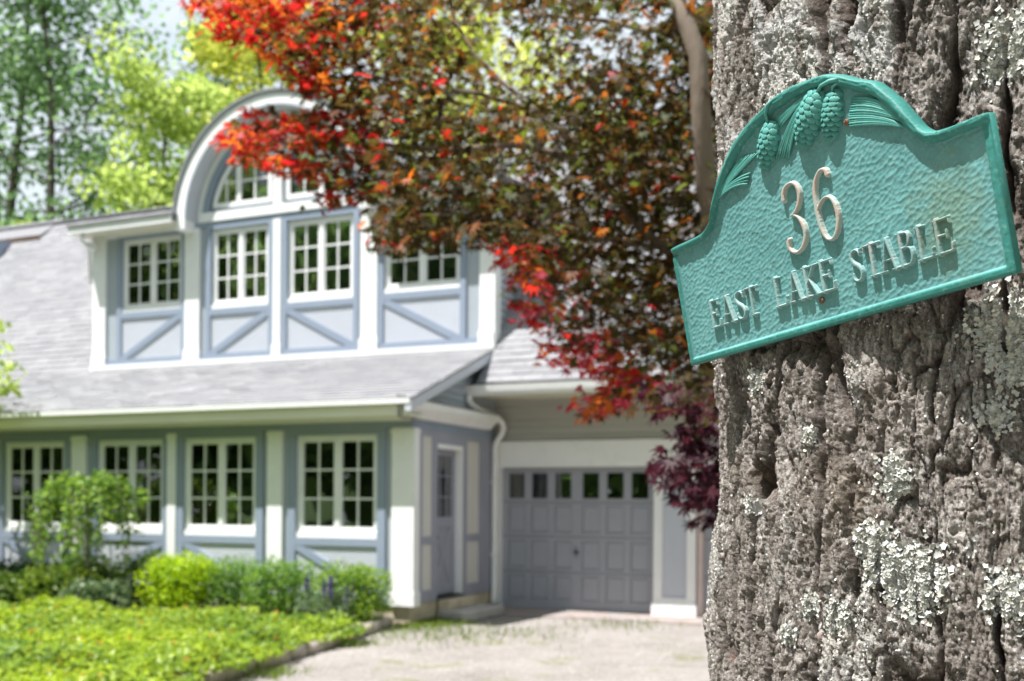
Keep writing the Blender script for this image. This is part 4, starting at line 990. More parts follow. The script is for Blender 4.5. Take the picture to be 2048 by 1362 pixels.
# =================================================================== THE OAK TRUNK
AX = Vector((.671, 1.272)); RT = .431
oak = empty('oak_tree', (AX.x, AX.y, 0)); setp(oak, 'massive grey oak trunk with furrowed bark and pale lichen bearing the plaque', 'tree')
th_c = math.atan2(-AX.y, -AX.x)
fine = np.concatenate([np.linspace(-1.15, -.40, 150)[:-1], np.linspace(-.40, 1.62, 730)]); coarse = np.linspace(1.62, 2 * math.pi - 1.15, 90)[1:-1]; TH = np.concatenate([fine, coarse])
zf = np.linspace(1.30, 2.33, 780); ZZ = np.concatenate([np.linspace(-.1, 1.30, 50)[:-1], zf, np.linspace(2.33, 4.3, 60)[1:]])
T2, Z2 = np.meshgrid(TH, ZZ)
PATCH = []          # leafy lichen patches on the trunk: angle, height, radius
def bark(T, Zz):
    s = T * RT
    wx = .020 * fbm(s * 8, Zz * 3.6, 1, 3) + .007 * fbm(s * 40, Zz * 17, 2, 3); wz = .03 * fbm(s * 7 + 9, Zz * 4, 3, 3)
    a, b, c = voronoi((s + wx) / .054 + 7.3, (Zz + wz) / .40 + 1.7, 11)
    e = b - a + .06 * fbm(s * 90, Zz * 34, 6, 4, .6); amp = .15 + .85 * sstep(-.30, .35, fbm(s * 5 + 3, Zz * 3.1, 5, 3))
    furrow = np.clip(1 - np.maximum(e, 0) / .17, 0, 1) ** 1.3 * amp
    h = -.026 * furrow + .006 * (c - .5) + .010 * fbm(s * 3.5, Zz * 5.5, 77, 3)
    w2 = wx * 1.7 + .004 * fbm(s * 120, Zz * 60, 18, 3)
    a2, b2, c2 = voronoi((s + w2) / .019 + 2.1, (Zz + wz) / .105 + 4.4, 21)
    e2 = b2 - a2 + .07 * fbm(s * 160, Zz * 70, 16, 3, .6); amp2 = .10 + .90 * sstep(-.25, .35, fbm(s * 9 + 1, Zz * 6, 15, 3))
    f2 = np.clip(1 - np.maximum(e2, 0) / .13, 0, 1) * amp2; h += -.0085 * f2 + .0055 * (c2 - .5)
    a3, b3, c3 = voronoi((s + w2 + .003 * vnoise(s * 190, Zz * 120, 61)) / .0085, (Zz + .5 * wz + .004 * vnoise(s * 120, Zz * 120, 62)) / .027, 31)
    f3 = np.clip(1 - np.maximum(b3 - a3, 0) / .16, 0, 1); h += -.0020 * f3 + .0045 * (c3 - .5)
    a4, b4, c4 = voronoi(s / .0036 + 2 * vnoise(s * 80, Zz * 60, 64), Zz / .0062, 37); h += .0017 * (c4 - .5)
    h += .0046 * fbm(s * 200 + 2 * vnoise(s * 30, Zz * 12, 91), Zz * 14, 90, 3, .6) + .0010 * fbm(s * 90, Zz * 34, 8, 4, .62) + .0010 * fbm(s * 420, Zz * 300, 9, 2, .6, True)
    li = sstep(.08, .30, fbm(s * 9.5, Zz * 7, 41, 5, .68)) * (1 - sstep(.05, .35, furrow)) * (1 - np.clip(f2 * 1.6, 0, .9))
    up = sstep(1.75, 2.05, Zz) * .55
    li = np.clip(li * np.where(Zz > 1.85, .75, .42) + up * sstep(-.1, .3, fbm(s * 16 + 2, Zz * 11, 44, 5, .65)) * (1 - furrow), 0, 1) * .8
    for (pt, pz, pr) in PATCH:
        d = np.hypot((T - pt) * RT, Zz - pz) / pr; m = d < 1.7
        if m.any(): li = np.where(m, np.maximum(li, sstep(.15, -.25, d - 1.05 + .9 * fbm(s * 70, Zz * 70, 47, 4, .65)) * (1 - .8 * furrow)), li)
    h += li * (.0016 * sstep(-.2, .35, fbm(s * 330, Zz * 300, 42, 3, .6)))
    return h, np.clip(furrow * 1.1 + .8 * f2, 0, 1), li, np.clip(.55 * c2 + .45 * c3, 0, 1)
def pix_on_trunk(px, py):
    d = pix(px, py, 1.0) - Vector((0, 0, EYE)); o = Vector((-AX.x, -AX.y)); d2 = Vector((d.x, d.y)); A = d2.dot(d2); B = o.dot(d2); Cc_ = o.dot(o) - RT * RT; q = B * B - A * Cc_
    if q < 0: return None
    s = (-B - math.sqrt(q)) / A; p = o + d2 * s; T = th_c - math.atan2(p.y, p.x); T = (T + math.pi) % (2 * math.pi) - math.pi; return T, EYE + d.z * s
CLUMPS = [(1725, 1085, .020, 924, 0.0022), (1755, 1135, .022, 1012, 0.0024), (1815, 1165, .030, 1672, 0.0025), (1770, 965, .016, 660, 0.0021), (1762, 925, .010, 308, 0.0019), (1650, 1235, .015, 572, 0.0019), (1600, 1210, .012, 396, 0.0019), (2000, 640, .026, 1100, 0.0024), (2030, 720, .022, 792, 0.0024), (2020, 1190, .022, 880, 0.0022), (2025, 60, .028, 1232, 0.0022), (1995, 110, .016, 484, 0.0021), (1560, 1270, .012, 308, 0.0019), (1600, 870, .012, 264, 0.0017), (1500, 760, .015, 352, 0.0017), (1980, 830, .016, 374, 0.0019), (1480, 1010, .016, 330, 0.0016), (1540, 250, .02, 440, 0.0017)]
for (x, y, r, k, sz) in CLUMPS:
    q = pix_on_trunk(x, y)
    if q: PATCH.append((q[0], q[1], r * .7))
H2, FU, LI, C2 = bark(T2, Z2)
nf = len(fine); hs_ = H2[:, nf:]; ker = np.ones(31) / 31; H2[:, nf:] = np.apply_along_axis(lambda c_: np.convolve(np.pad(c_, 15, 'edge'), ker, 'valid'), 0, hs_)
flare = .10 * np.exp(-np.maximum(Z2, 0) / .45) + .012 * np.sin(Z2 * 2.2 + 1.0)
ANG = th_c + T2 * -1.0
RR = RT - .006 + flare + H2
V = np.stack([RR * np.cos(ANG), RR * np.sin(ANG), Z2], -1).reshape(-1, 3)
nz, nth = Z2.shape; i0 = np.arange(nz - 1)[:, None] * nth; j0 = np.arange(nth)[None]; j1 = (j0 + 1) % nth
F = np.stack([i0 + j0, i0 + nth + j0, i0 + nth + j1, i0 + j1], -1).reshape(-1, 4)
def bark_mat():
    m, t, out = nodes('oak_bark')
    p = N(t, 'ShaderNodeBsdfPrincipled', i={'Roughness': .93, 'Specular IOR Level': .2})
    geo = N(t, 'ShaderNodeNewGeometry'); li = N(t, 'ShaderNodeAttribute', attribute_name='lichen'); cr = N(t, 'ShaderNodeAttribute', attribute_name='crack'); ce = N(t, 'ShaderNodeAttribute', attribute_name='plate')
    mp2 = N(t, 'ShaderNodeMapping'); mp2.inputs['Scale'].default_value = (1, 1, .45); L(t, geo.outputs['Position'], mp2.inputs[0])
    n1 = N(t, 'ShaderNodeTexNoise', i={'Scale': 38.0, 'Detail': 9.0, 'Roughness': .72}); L(t, mp2.outputs[0], n1.inputs[0])
    r1 = ramp(t, n1.outputs[0], [(.28, (.078, .067, .058)), (.5, (.188, .169, .154)), (.72, (.365, .337, .315))])
    pl = ramp(t, ce.outputs['Fac'], [(0, (.78, .76, .74)), (1, (1.2, 1.18, 1.16))]); c = mixc(t, 1.0, r1.outputs[0], pl.outputs[0], 'MULTIPLY')
    n2 = N(t, 'ShaderNodeTexNoise', i={'Scale': 260.0, 'Detail': 5.0, 'Roughness': .7}); L(t, geo.outputs['Position'], n2.inputs[0])
    r2 = ramp(t, n2.outputs[0], [(.36, (.5, .48, .46)), (.64, (1.5, 1.5, 1.5))]); c = mixc(t, .9, c, r2.outputs[0], 'MULTIPLY')
    n4 = N(t, 'ShaderNodeTexNoise', i={'Scale': 9.0, 'Detail': 5.0}); L(t, geo.outputs['Position'], n4.inputs[0])
    r4 = ramp(t, n4.outputs[0], [(.56, (0, 0, 0)), (.78, (.45, .45, .45))]); c = mixc(t, r4.outputs[0], c, (.25, .19, .13))
    # brown inner bark; crevice shade is also painted dark into the splits
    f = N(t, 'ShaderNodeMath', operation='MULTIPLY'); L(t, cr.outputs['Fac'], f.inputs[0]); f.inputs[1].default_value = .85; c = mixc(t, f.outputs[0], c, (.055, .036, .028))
    # lichen crust
    n3 = N(t, 'ShaderNodeTexNoise', i={'Scale': 330.0, 'Detail': 4.0, 'Roughness': .7}); L(t, geo.outputs['Position'], n3.inputs[0])
    ad = N(t, 'ShaderNodeMath', operation='ADD'); L(t, li.outputs['Fac'], ad.inputs[0]); L(t, n3.outputs[0], ad.inputs[1])
    sb = ramp(t, ad.outputs[0], [(.74, (0, 0, 0)), (.92, (.9, .9, .9))])
    n5 = N(t, 'ShaderNodeTexNoise', i={'Scale': 16.0, 'Detail': 4.0}); L(t, geo.outputs['Position'], n5.inputs[0])
    r5 = ramp(t, n5.outputs[0], [(.3, (.40, .40, .40)), (.55, (.52, .50, .47)), (.75, (.50, .44, .36))]); c = mixc(t, sb.outputs[0], c, r5.outputs[0])
    # fine crusty speckle over the outer plates
    n10 = N(t, 'ShaderNodeTexNoise', i={'Scale': 170.0, 'Detail': 7.0, 'Roughness': .78}); L(t, mp2.outputs[0], n10.inputs[0])
    n11 = N(t, 'ShaderNodeTexNoise', i={'Scale': 14.0, 'Detail': 5.0, 'Roughness': .6}); L(t, mp2.outputs[0], n11.inputs[0])
    a10 = N(t, 'ShaderNodeMath', operation='MULTIPLY_ADD'); L(t, n11.outputs[0], a10.inputs[0]); a10.inputs[1].default_value = .45; L(t, n10.outputs[0], a10.inputs[2])
    r10 = ramp(t, a10.outputs[0], [(.745, (0, 0, 0)), (.81, (.68, .68, .68))])
    i10 = N(t, 'ShaderNodeMath', operation='SUBTRACT', use_clamp=True); L(t, r10.outputs[0], i10.inputs[0]); L(t, cr.outputs['Fac'], i10.inputs[1])
    c = mixc(t, i10.outputs[0], c, (.50, .47, .445))
    # a few rust-red algae streaks
    mp3 = N(t, 'ShaderNodeMapping'); mp3.inputs['Scale'].default_value = (26, 26, 5); L(t, geo.outputs['Position'], mp3.inputs[0])
    n6 = N(t, 'ShaderNodeTexNoise', i={'Scale': 1.0, 'Detail': 5.0, 'Roughness': .55}); L(t, mp3.outputs[0], n6.inputs[0])
    r6 = ramp(t, n6.outputs[0], [(.69, (0, 0, 0)), (.75, (.75, .75, .75))]); c = mixc(t, r6.outputs[0], c, (.25, .075, .045))
    L(t, c, p.inputs['Base Color'])
    b = N(t, 'ShaderNodeBump', i={'Strength': .9, 'Distance': .004}); L(t, n2.outputs[0], b.inputs['Height']); L(t, b.outputs[0], p.inputs['Normal'])
    L(t, p.outputs[0], out.inputs[0]); return m
M_OAK = bark_mat()
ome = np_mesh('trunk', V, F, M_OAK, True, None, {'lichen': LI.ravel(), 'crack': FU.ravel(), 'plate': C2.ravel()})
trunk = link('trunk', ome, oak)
# leafy lichen: small lobed flakes standing off the bark
def bark_point(T, Zz):
    h, fu, li, _ = bark(T, Zz); an = th_c - T; r = RT - .006 + .10 * np.exp(-np.maximum(Zz, 0) / .45) + .012 * np.sin(Zz * 2.2 + 1.0) + h
    return np.stack([r * np.cos(an), r * np.sin(an), Zz], -1), np.stack([np.cos(an), np.sin(an), 0 * an], -1), fu, li
g = np.random.default_rng(71); LT, LZ, LS = [], [], []
for (x, y, r, k, sz) in CLUMPS:
    q = pix_on_trunk(x, y)
    if q is None: continue
    nn = g.normal(size=(k, 2)) * r * .47; LT.append(q[0] + nn[:, 0] / RT); LZ.append(q[1] + nn[:, 1]); LS.append(g.uniform(.6, 1.6, k) * sz)
k = 58000; T_ = g.uniform(-1.15, 1.6, k); Z_ = g.uniform(1.28, 2.35, k); LT.append(T_); LZ.append(Z_); LS.append(g.uniform(.0006, .0017, k))
T_ = np.concatenate(LT); Z_ = np.concatenate(LZ); S_ = np.concatenate(LS); P, Nn, fu, li = bark_point(T_, Z_)
ok = (fu < .35) & ((li > .25) | (S_ > .00171) | (g.random(len(T_)) < .07)); P, Nn, S_ = P[ok], Nn[ok], S_[ok]; n = len(P)
z = Nn + g.normal(size=(n, 3)) * .55; z /= np.linalg.norm(z, axis=1)[:, None]; a = g.normal(size=(n, 3)); x = a - (a * z).sum(1)[:, None] * z; x /= np.linalg.norm(x, axis=1)[:, None]
LT_ = [(0, 0, .02)]
for i in range(9):
    a = i * 2 * math.pi / 9; r = (.62 if i % 2 else 1.0); LT_.append((r * math.cos(a), r * math.sin(a), .22 * r))
LT_ = np.array(LT_); LF_ = [(0, i, i % 9 + 1) for i in range(1, 10)]
P = P + Nn * (.0012 + S_[:, None] * .12)
lc = colors(n, (.42, .425, .405), (.60, .60, .56), 72, .25); lc = np.where(g.random(n)[:, None] < .18, lc * np.array((1.0, .94, .84)), lc)
me = scatter_mesh('lichen', LT_, LF_, P, np.stack([x, np.cross(z, x), z], 2), S_, lc, col_mat('pale_lichen', .95)); lo = link('lichen', me, oak); lo['kind'] = 'stuff'

# =================================================================== THE PLAQUE
MR = Matrix(((.4867, .8555, -.1767), (-.8707, .4914, -.0193), (.0703, .1633, .9841)))
plq = empty('address_plaque'); plq.rotation_mode = 'QUATERNION'; plq.rotation_quaternion = MR.to_quaternion(); plq.location = (.3012, 1.0442, .2426 + EYE)
setp(plq, 'turquoise cast metal house number plaque with pine cones screwed to the oak', 'plaque')
mm = .001
OUT = np.array([(-208.2, -66.9), (-208.6, 68.5), (-206, 71.5), (-180.6, 71.5), (-160, 71.6), (-147, 73.5), (-137, 79.5), (-129.5, 91), (-122.6, 103.0), (-106.8, 124.4), (-84.1, 145.1), (-58.3, 158.6), (-31.7, 164.5), (-16.3, 169.6), (4.1, 171.2), (29.7, 168.9), (53.8, 164.8), (66, 158.8), (76, 153), (83.0, 147.8), (92.4, 142.7), (105.4, 135.7), (114.6, 125.1), (127.4, 109.0), (139.2, 89.2), (145.6, 78.1), (155.0, 71.0), (167.4, 68.7), (186.7, 67.8), (207.5, 67.4), (209.0, 66), (210.4, -64.9), (209, -66.6)])
def chaikin(p, keep):
    q = [];
    for i in range(len(p)):
        a, b = p[i], p[(i + 1) % len(p)]; 
        if np.hypot(*(b - a)) > 60: q += [a, b]
        else: q += [a * .75 + b * .25, a * .25 + b * .75]
    return np.array(q)
OUTL = chaikin(chaikin(OUT, 0), 0)
def seg_dist(poly, x, y, closed=True):
    """distance, nearest point"""
    best = np.full(x.shape, 1e9); nx = np.zeros_like(x); ny = np.zeros_like(x); par = np.zeros_like(x); acc = 0.0
    pairs = list(zip(poly, np.roll(poly, -1, 0))) if closed else list(zip(poly[:-1], poly[1:]))
    for a, b in pairs:
        ab = b - a; l2 = ab @ ab + 1e-12; t = np.clip(((x - a[0]) * ab[0] + (y - a[1]) * ab[1]) / l2, 0, 1); qx = a[0] + t * ab[0]; qy = a[1] + t * ab[1]; d = np.hypot(x - qx, y - qy); m = d < best
        best = np.where(m, d, best); nx = np.where(m, qx, nx); ny = np.where(m, qy, ny); par = np.where(m, acc + t * math.sqrt(l2), par); acc += math.sqrt(l2)
    return best, nx, ny, par
BR = np.array([(-134, 84), (-124, 98), (-108, 117), (-88.9, 134), (-72.5, 145.5), (-50.5, 154.8), (-29.6, 160.0), (-14.2, 164.5), (9.8, 165.6), (34.8, 163.4), (56, 159.5), (69.0, 152.6), (80.4, 145.4), (90.1, 139), (99.8, 134), (108.9, 125.5), (121.4, 109), (133.2, 91.3), (142.1, 77.4), (151.1, 68.5), (163.4, 65.2), (182.6, 64.6), (205, 64.2)])
BR2 = np.array([(-134, 84), (-141, 75.5), (-152, 69), (-175, 68), (-204, 68)])
st_ = .8
gx = np.arange(-213, 214.5, st_); gz = np.arange(-71, 175, st_); X2, Y2 = np.meshgrid(gx, gz)
dist_o, nx, ny, _ = seg_dist(OUTL, X2, Y2); ins = inside(OUTL, X2.ravel(), Y2.ravel()).reshape(X2.shape)
Xs = np.where(ins, X2, nx); Ys = np.where(ins, Y2, ny); dd = np.where(ins, dist_o, 0)
b1, _, _, pa = seg_dist(BR, Xs, Ys, False); b2, _, _, pb = seg_dist(BR2, Xs, Ys, False)
up_edge = (Ys > 60)
f1, f2, cid = voronoi((Xs * .93 + Ys * .36) / 5.6 + .6 * vnoise(Xs / 9, Ys / 9, 2), (Ys * .93 - Xs * .36) / 4.2, 3, .85)
ham = .85 * np.minimum(f1, .9) ** 1.5 + .18 * vnoise(Xs / 30, Ys / 30, 6)
field = 2.4 + ham
rimp = np.interp(dd, [0, .6, 1.6, 5.6, 6.6, 8.2, 9.5], [3.2, 4.8, 5.4, 5.6, 5.2, 2.9, 0])
h = np.where(Y2 < 60, np.maximum(field * sstep(5.5, 8.5, dd), rimp + .15 * vnoise(Xs / 4, Ys / 4, 9)), field)
wb = 6.6 + 1.2 * np.sin(pa / 17) + .8 * vnoise(pa / 7, pa * 0, 4); wb = np.interp(pa, [0, 40, 150, 260, 330, 460], [5.0, 6.6, 7.2, 6.6, 6.8, 5.6]) + .6 * vnoise(pa / 8, pa * 0, 4)
brk = np.sqrt(np.clip(1 - (b1 / wb) ** 2, 0, 1)) * 7.5 + 2.2; brk += .7 * fbm(pa / 16, b1 / 1.7 + np.sign(Xs) * 3, 14, 3) * (b1 < wb)
wb2 = 5.2; brk2 = np.sqrt(np.clip(1 - (b2 / wb2) ** 2, 0, 1)) * 5.5 + 2.2
h = np.maximum(h, np.where(b1 < wb, brk, 0)); h = np.maximum(h, np.where(b2 < wb2, brk2, 0))
h = np.where(dd < 1.2, np.minimum(h, 3.2 + 4.0 * np.sqrt(np.clip(dd / 1.2, 0, 1))), h)
Vp = np.stack([Xs * mm, -h * mm, Ys * mm], -1).reshape(-1, 3)
cell = ins[:-1, :-1] | ins[1:, :-1] | ins[:-1, 1:] | ins[1:, 1:]
ii, jj = np.nonzero(cell); w_ = X2.shape[1]; F = np.stack([ii * w_ + jj, ii * w_ + jj + 1, (ii + 1) * w_ + jj + 1, (ii + 1) * w_ + jj], -1)
used = np.unique(F); rem = np.full(len(Vp), -1); rem[used] = np.arange(len(used)); Vp = Vp[used]; F = rem[F]; rimA = np.where((dd < 7.0) | (b1 < wb) | (b2 < wb2), 1.0, 0.0).ravel()[used]
k = len(OUTL); ns = len(Vp)
side = np.concatenate([np.c_[OUTL[:, 0] * mm, np.full(k, -3.25 * mm), OUTL[:, 1] * mm], np.c_[OUTL[:, 0] * mm, np.full(k, 5 * mm), OUTL[:, 1] * mm], np.c_[OUTL[:, 0] * .985 * mm, np.full(k, 7 * mm), (OUTL[:, 1] - 40) * .985 * mm + .04]])
sf = []
for r in range(2):
    for i in range(k):
        j = (i + 1) % k; sf.append((ns + r * k + i, ns + (r + 1) * k + i, ns + (r + 1) * k + j, ns + r * k + j))
Vall = np.concatenate([Vp, side]); attrs = {'rim': np.concatenate([rimA, np.ones(3 * k)])}
def plaque_mat(name, field_c, rim_c, worn):
    m, t, out = nodes(name); p = N(t, 'ShaderNodeBsdfPrincipled', i={'Roughness': .55, 'Specular IOR Level': .35})
    tc = N(t, 'ShaderNodeTexCoord'); a = N(t, 'ShaderNodeAttribute', attribute_name='rim')
    c = mixc(t, a.outputs['Fac'], field_c, rim_c)
    n1 = N(t, 'ShaderNodeTexNoise', i={'Scale': 22.0, 'Detail': 8.0, 'Roughness': .65}); L(t, tc.outputs['Object'], n1.inputs[0])
    r1 = ramp(t, n1.outputs[0], [(.3, (.82, .86, .86)), (.7, (1.2, 1.14, 1.13))]); c = mixc(t, .8, c, r1.outputs[0], 'MULTIPLY')
    n9 = N(t, 'ShaderNodeTexNoise', i={'Scale': 8.0, 'Detail': 5.0, 'Roughness': .6}); L(t, tc.outputs['Object'], n9.inputs[0])
    r9 = ramp(t, n9.outputs[0], [(.32, (.78, .84, .84)), (.68, (1.14, 1.10, 1.09))]); c = mixc(t, 1.0, c, r9.outputs[0], 'MULTIPLY')
    # chalky bloom on the face
    n2 = N(t, 'ShaderNodeTexNoise', i={'Scale': 240.0, 'Detail': 6.0, 'Roughness': .75}); L(t, tc.outputs['Object'], n2.inputs[0])
    r2 = ramp(t, n2.outputs[0], [(.54, (0, 0, 0)), (.75, (.45, .45, .45))]); c = mixc(t, r2.outputs[0], c, (.36, .56, .53))
    # brown mossy stain right of the lettering
    sx = N(t, 'ShaderNodeMapping'); sx.inputs['Location'].default_value = (-.157 * 22, 0, .004 * 18); sx.inputs['Scale'].default_value = (22, 0, 18); L(t, tc.outputs['Object'], sx.inputs[0])
    ln = N(t, 'ShaderNodeVectorMath', operation='LENGTH'); L(t, sx.outputs[0], ln.inputs[0])
    n3 = N(t, 'ShaderNodeTexNoise', i={'Scale': 70.0, 'Detail': 7.0, 'Roughness': .7}); L(t, tc.outputs['Object'], n3.inputs[0])
    ad = N(t, 'ShaderNodeMath', operation='MULTIPLY_ADD'); L(t, n3.outputs[0], ad.inputs[0]); ad.inputs[1].default_value = -2.4; L(t, ln.outputs['Value'], ad.inputs[2])
    r3 = ramp(t, ad.outputs[0], [(-.0, (.6, .6, .6)), (.0, (.6, .6, .6)), (.25, (0, 0, 0))])
    mr = N(t, 'ShaderNodeMapRange'); mr.inputs['From Min'].default_value = -.9; mr.inputs['From Max'].default_value = -.15; mr.inputs['To Min'].default_value = .42; mr.inputs['To Max'].default_value = 0; L(t, ad.outputs[0], mr.inputs[0])
    c = mixc(t, mr.outputs[0], c, (.17, .20, .10))
    if worn:
        n4 = N(t, 'ShaderNodeTexNoise', i={'Scale': 90.0, 'Detail': 7.0, 'Roughness': .7}); L(t, tc.outputs['Object'], n4.inputs[0])
        r4 = ramp(t, n4.outputs[0], [(worn[1], (0, 0, 0)), (worn[1] + .12, (.85, .85, .85))]); hh = N(t, 'ShaderNodeAttribute', attribute_name='top'); f = N(t, 'ShaderNodeMath', operation='MULTIPLY'); L(t, r4.outputs[0], f.inputs[0]); L(t, hh.outputs['Fac'], f.inputs[1]); c = mixc(t, f.outputs[0], c, worn[0])
    # grime settles in blotches along the rim and below the fixings; paint chipped to grey metal in specks
    n7 = N(t, 'ShaderNodeTexNoise', i={'Scale': 48.0, 'Detail': 9.0, 'Roughness': .75}); L(t, tc.outputs['Object'], n7.inputs[0])
    r7 = ramp(t, n7.outputs[0], [(.56, (0, 0, 0)), (.70, (.5, .5, .5))]); c = mixc(t, r7.outputs[0], c, (.06, .13, .115))
    n8 = N(t, 'ShaderNodeTexNoise', i={'Scale': 130.0, 'Detail': 5.0, 'Roughness': .6}); L(t, tc.outputs['Object'], n8.inputs[0])
    r8 = ramp(t, n8.outputs[0], [(.71, (0, 0, 0)), (.735, (.85, .85, .85))]); c = mixc(t, r8.outputs[0], c, (.33, .27, .22))
    # pin-prick pits
    v = N(t, 'ShaderNodeTexNoise', i={'Scale': 420.0, 'Detail': 2.0}); L(t, tc.outputs['Object'], v.inputs[0]); r5 = ramp(t, v.outputs[0], [(.24, (.35, .35, .35)), (.31, (1, 1, 1))]); c = mixc(t, .7, c, r5.outputs[0], 'MULTIPLY')
    L(t, c, p.inputs['Base Color'])
    b = N(t, 'ShaderNodeBump', i={'Strength': .35, 'Distance': .0006}); L(t, n2.outputs[0], b.inputs['Height']); L(t, b.outputs[0], p.inputs['Normal'])
    L(t, p.outputs[0], out.inputs[0]); return m
TEAL = (.118, .298, .300); RIM = (.036, .205, .18)
M_PLQ = plaque_mat('verdigris_paint', TEAL, RIM, None)
M_DIG = plaque_mat('worn_digit_paint', (.38, .44, .41), (.4, .4, .4), ((.47, .34, .27), .42))
M_LET = plaque_mat('worn_letter_paint', (.225, .375, .368), (.3, .4, .4), ((.40, .375, .35), .50))
M_ORN = plaque_mat('verdigris_ornament', (.075, .30, .265), RIM, None)
pm = np_mesh('plate', Vall, [F, np.array(sf)], M_PLQ, True, None, attrs)
link('plate', pm, plq)
def relief(name, strokes, H, base, mat, st=.42, round_=.9):
    """raised strokes: list of polylines of (x, z, radius) in mm"""
    allp = np.concatenate([np.array(s, float) for s in strokes]); r = allp[:, 2].max() + 1.2
    x0, x1, y0, y1 = allp[:, 0].min() - r, allp[:, 0].max() + r, allp[:, 1].min() - r, allp[:, 1].max() + r
    X, Y = np.meshgrid(np.arange(x0, x1, st), np.arange(y0, y1, st)); sd = np.full(X.shape, 99.0)
    for s in strokes:
        s = np.array(s, float)
        for a, b in zip(s[:-1], s[1:]):
            ab = b[:2] - a[:2]; t = np.clip(((X - a[0]) * ab[0] + (Y - a[1]) * ab[1]) / (ab @ ab + 1e-9), 0, 1); d = np.hypot(X - a[0] - t * ab[0], Y - a[1] - t * ab[1]) - (a[2] + t * (b[2] - a[2])); sd = np.minimum(sd, d)
    sd = sd + .16 * vnoise(X / 1.6, Y / 1.6, 5)
    hh = np.where(sd > .45, -.3, np.interp(sd, [-2.2, -round_, -.45, -.05, .45], [H + .25, H, H * .88, H * .5, -.3])); V_ = np.stack([X * mm, -(base + hh) * mm, Y * mm], -1).reshape(-1, 3)
    ok = sd < .45; c = ok[:-1, :-1] | ok[1:, :-1] | ok[:-1, 1:] | ok[1:, 1:]; ii, jj = np.nonzero(c); w_ = X.shape[1]; F = np.stack([ii * w_ + jj, ii * w_ + jj + 1, (ii + 1) * w_ + jj + 1, (ii + 1) * w_ + jj], -1)
    us = np.unique(F); rm = np.full(len(V_), -1); rm[us] = np.arange(len(us))
    me = np_mesh(name, V_[us], rm[F], mat, True, None, {'top': sstep(.0, -.6, sd).ravel()[us], 'rim': np.zeros(len(us))})
    return link(name, me, plq)
def smooth_path(p, n=3):
    p = np.array(p, float)
    for _ in range(n):
        q = [p[0]]
        for a, b in zip(p[:-1], p[1:]): q += [a * .75 + b * .25, a * .25 + b * .75]
        q.append(p[-1]); p = np.array(q)
    return p
D3 = [smooth_path([(-24.4, 68.8, 2.7), (-23.4, 75.9, 2.4), (-19.3, 81.1, 1.7), (-11.6, 82.9, 1.5), (-5.3, 79.1, 2.0), (-2.3, 71.5, 2.5), (-3.3, 63.7, 2.5), (-6.9, 56.7, 2.0), (-13.0, 52.0, 1.5), (-17.7, 51.0, 1.2)]),
      smooth_path([(-15.4, 51.5, 1.2), (-9.5, 47.9, 1.6), (-5.1, 40.6, 2.3), (-2.6, 31.8, 2.6), (-3.8, 24.0, 2.4), (-8.7, 17.0, 1.9), (-16.2, 13.4, 1.5), (-22.6, 14.9, 1.6), (-27.1, 19.9, 2.2), (-27.5, 25.8, 2.6), (-25.7, 28.7, 2.3)])]
D6 = [smooth_path([(35.7, 74.6, 2.7), (35.3, 78.6, 2.3), (30.5, 82.0, 1.6), (24.8, 80.2, 1.7), (19.5, 73.0, 2.2), (16.9, 63.5, 2.5), (16.2, 50.9, 2.7), (16.6, 38.1, 2.6), (18.2, 26.4, 2.2), (21.5, 17.2, 1.7), (27.0, 13.4, 1.4), (32.5, 14.8, 1.7), (37.6, 20.7, 2.3), (40.4, 29.3, 2.6), (40.8, 38.5, 2.5), (38.5, 47.8, 2.1), (33.7, 54.3, 1.5), (27.1, 54.8, 1.3), (21.7, 51.6, 1.3), (17.4, 46.0, 1.4)])]
FB = 2.75
relief('digit', D3, 4.2, FB, M_DIG); relief('digit', D6, 4.2, FB, M_DIG)
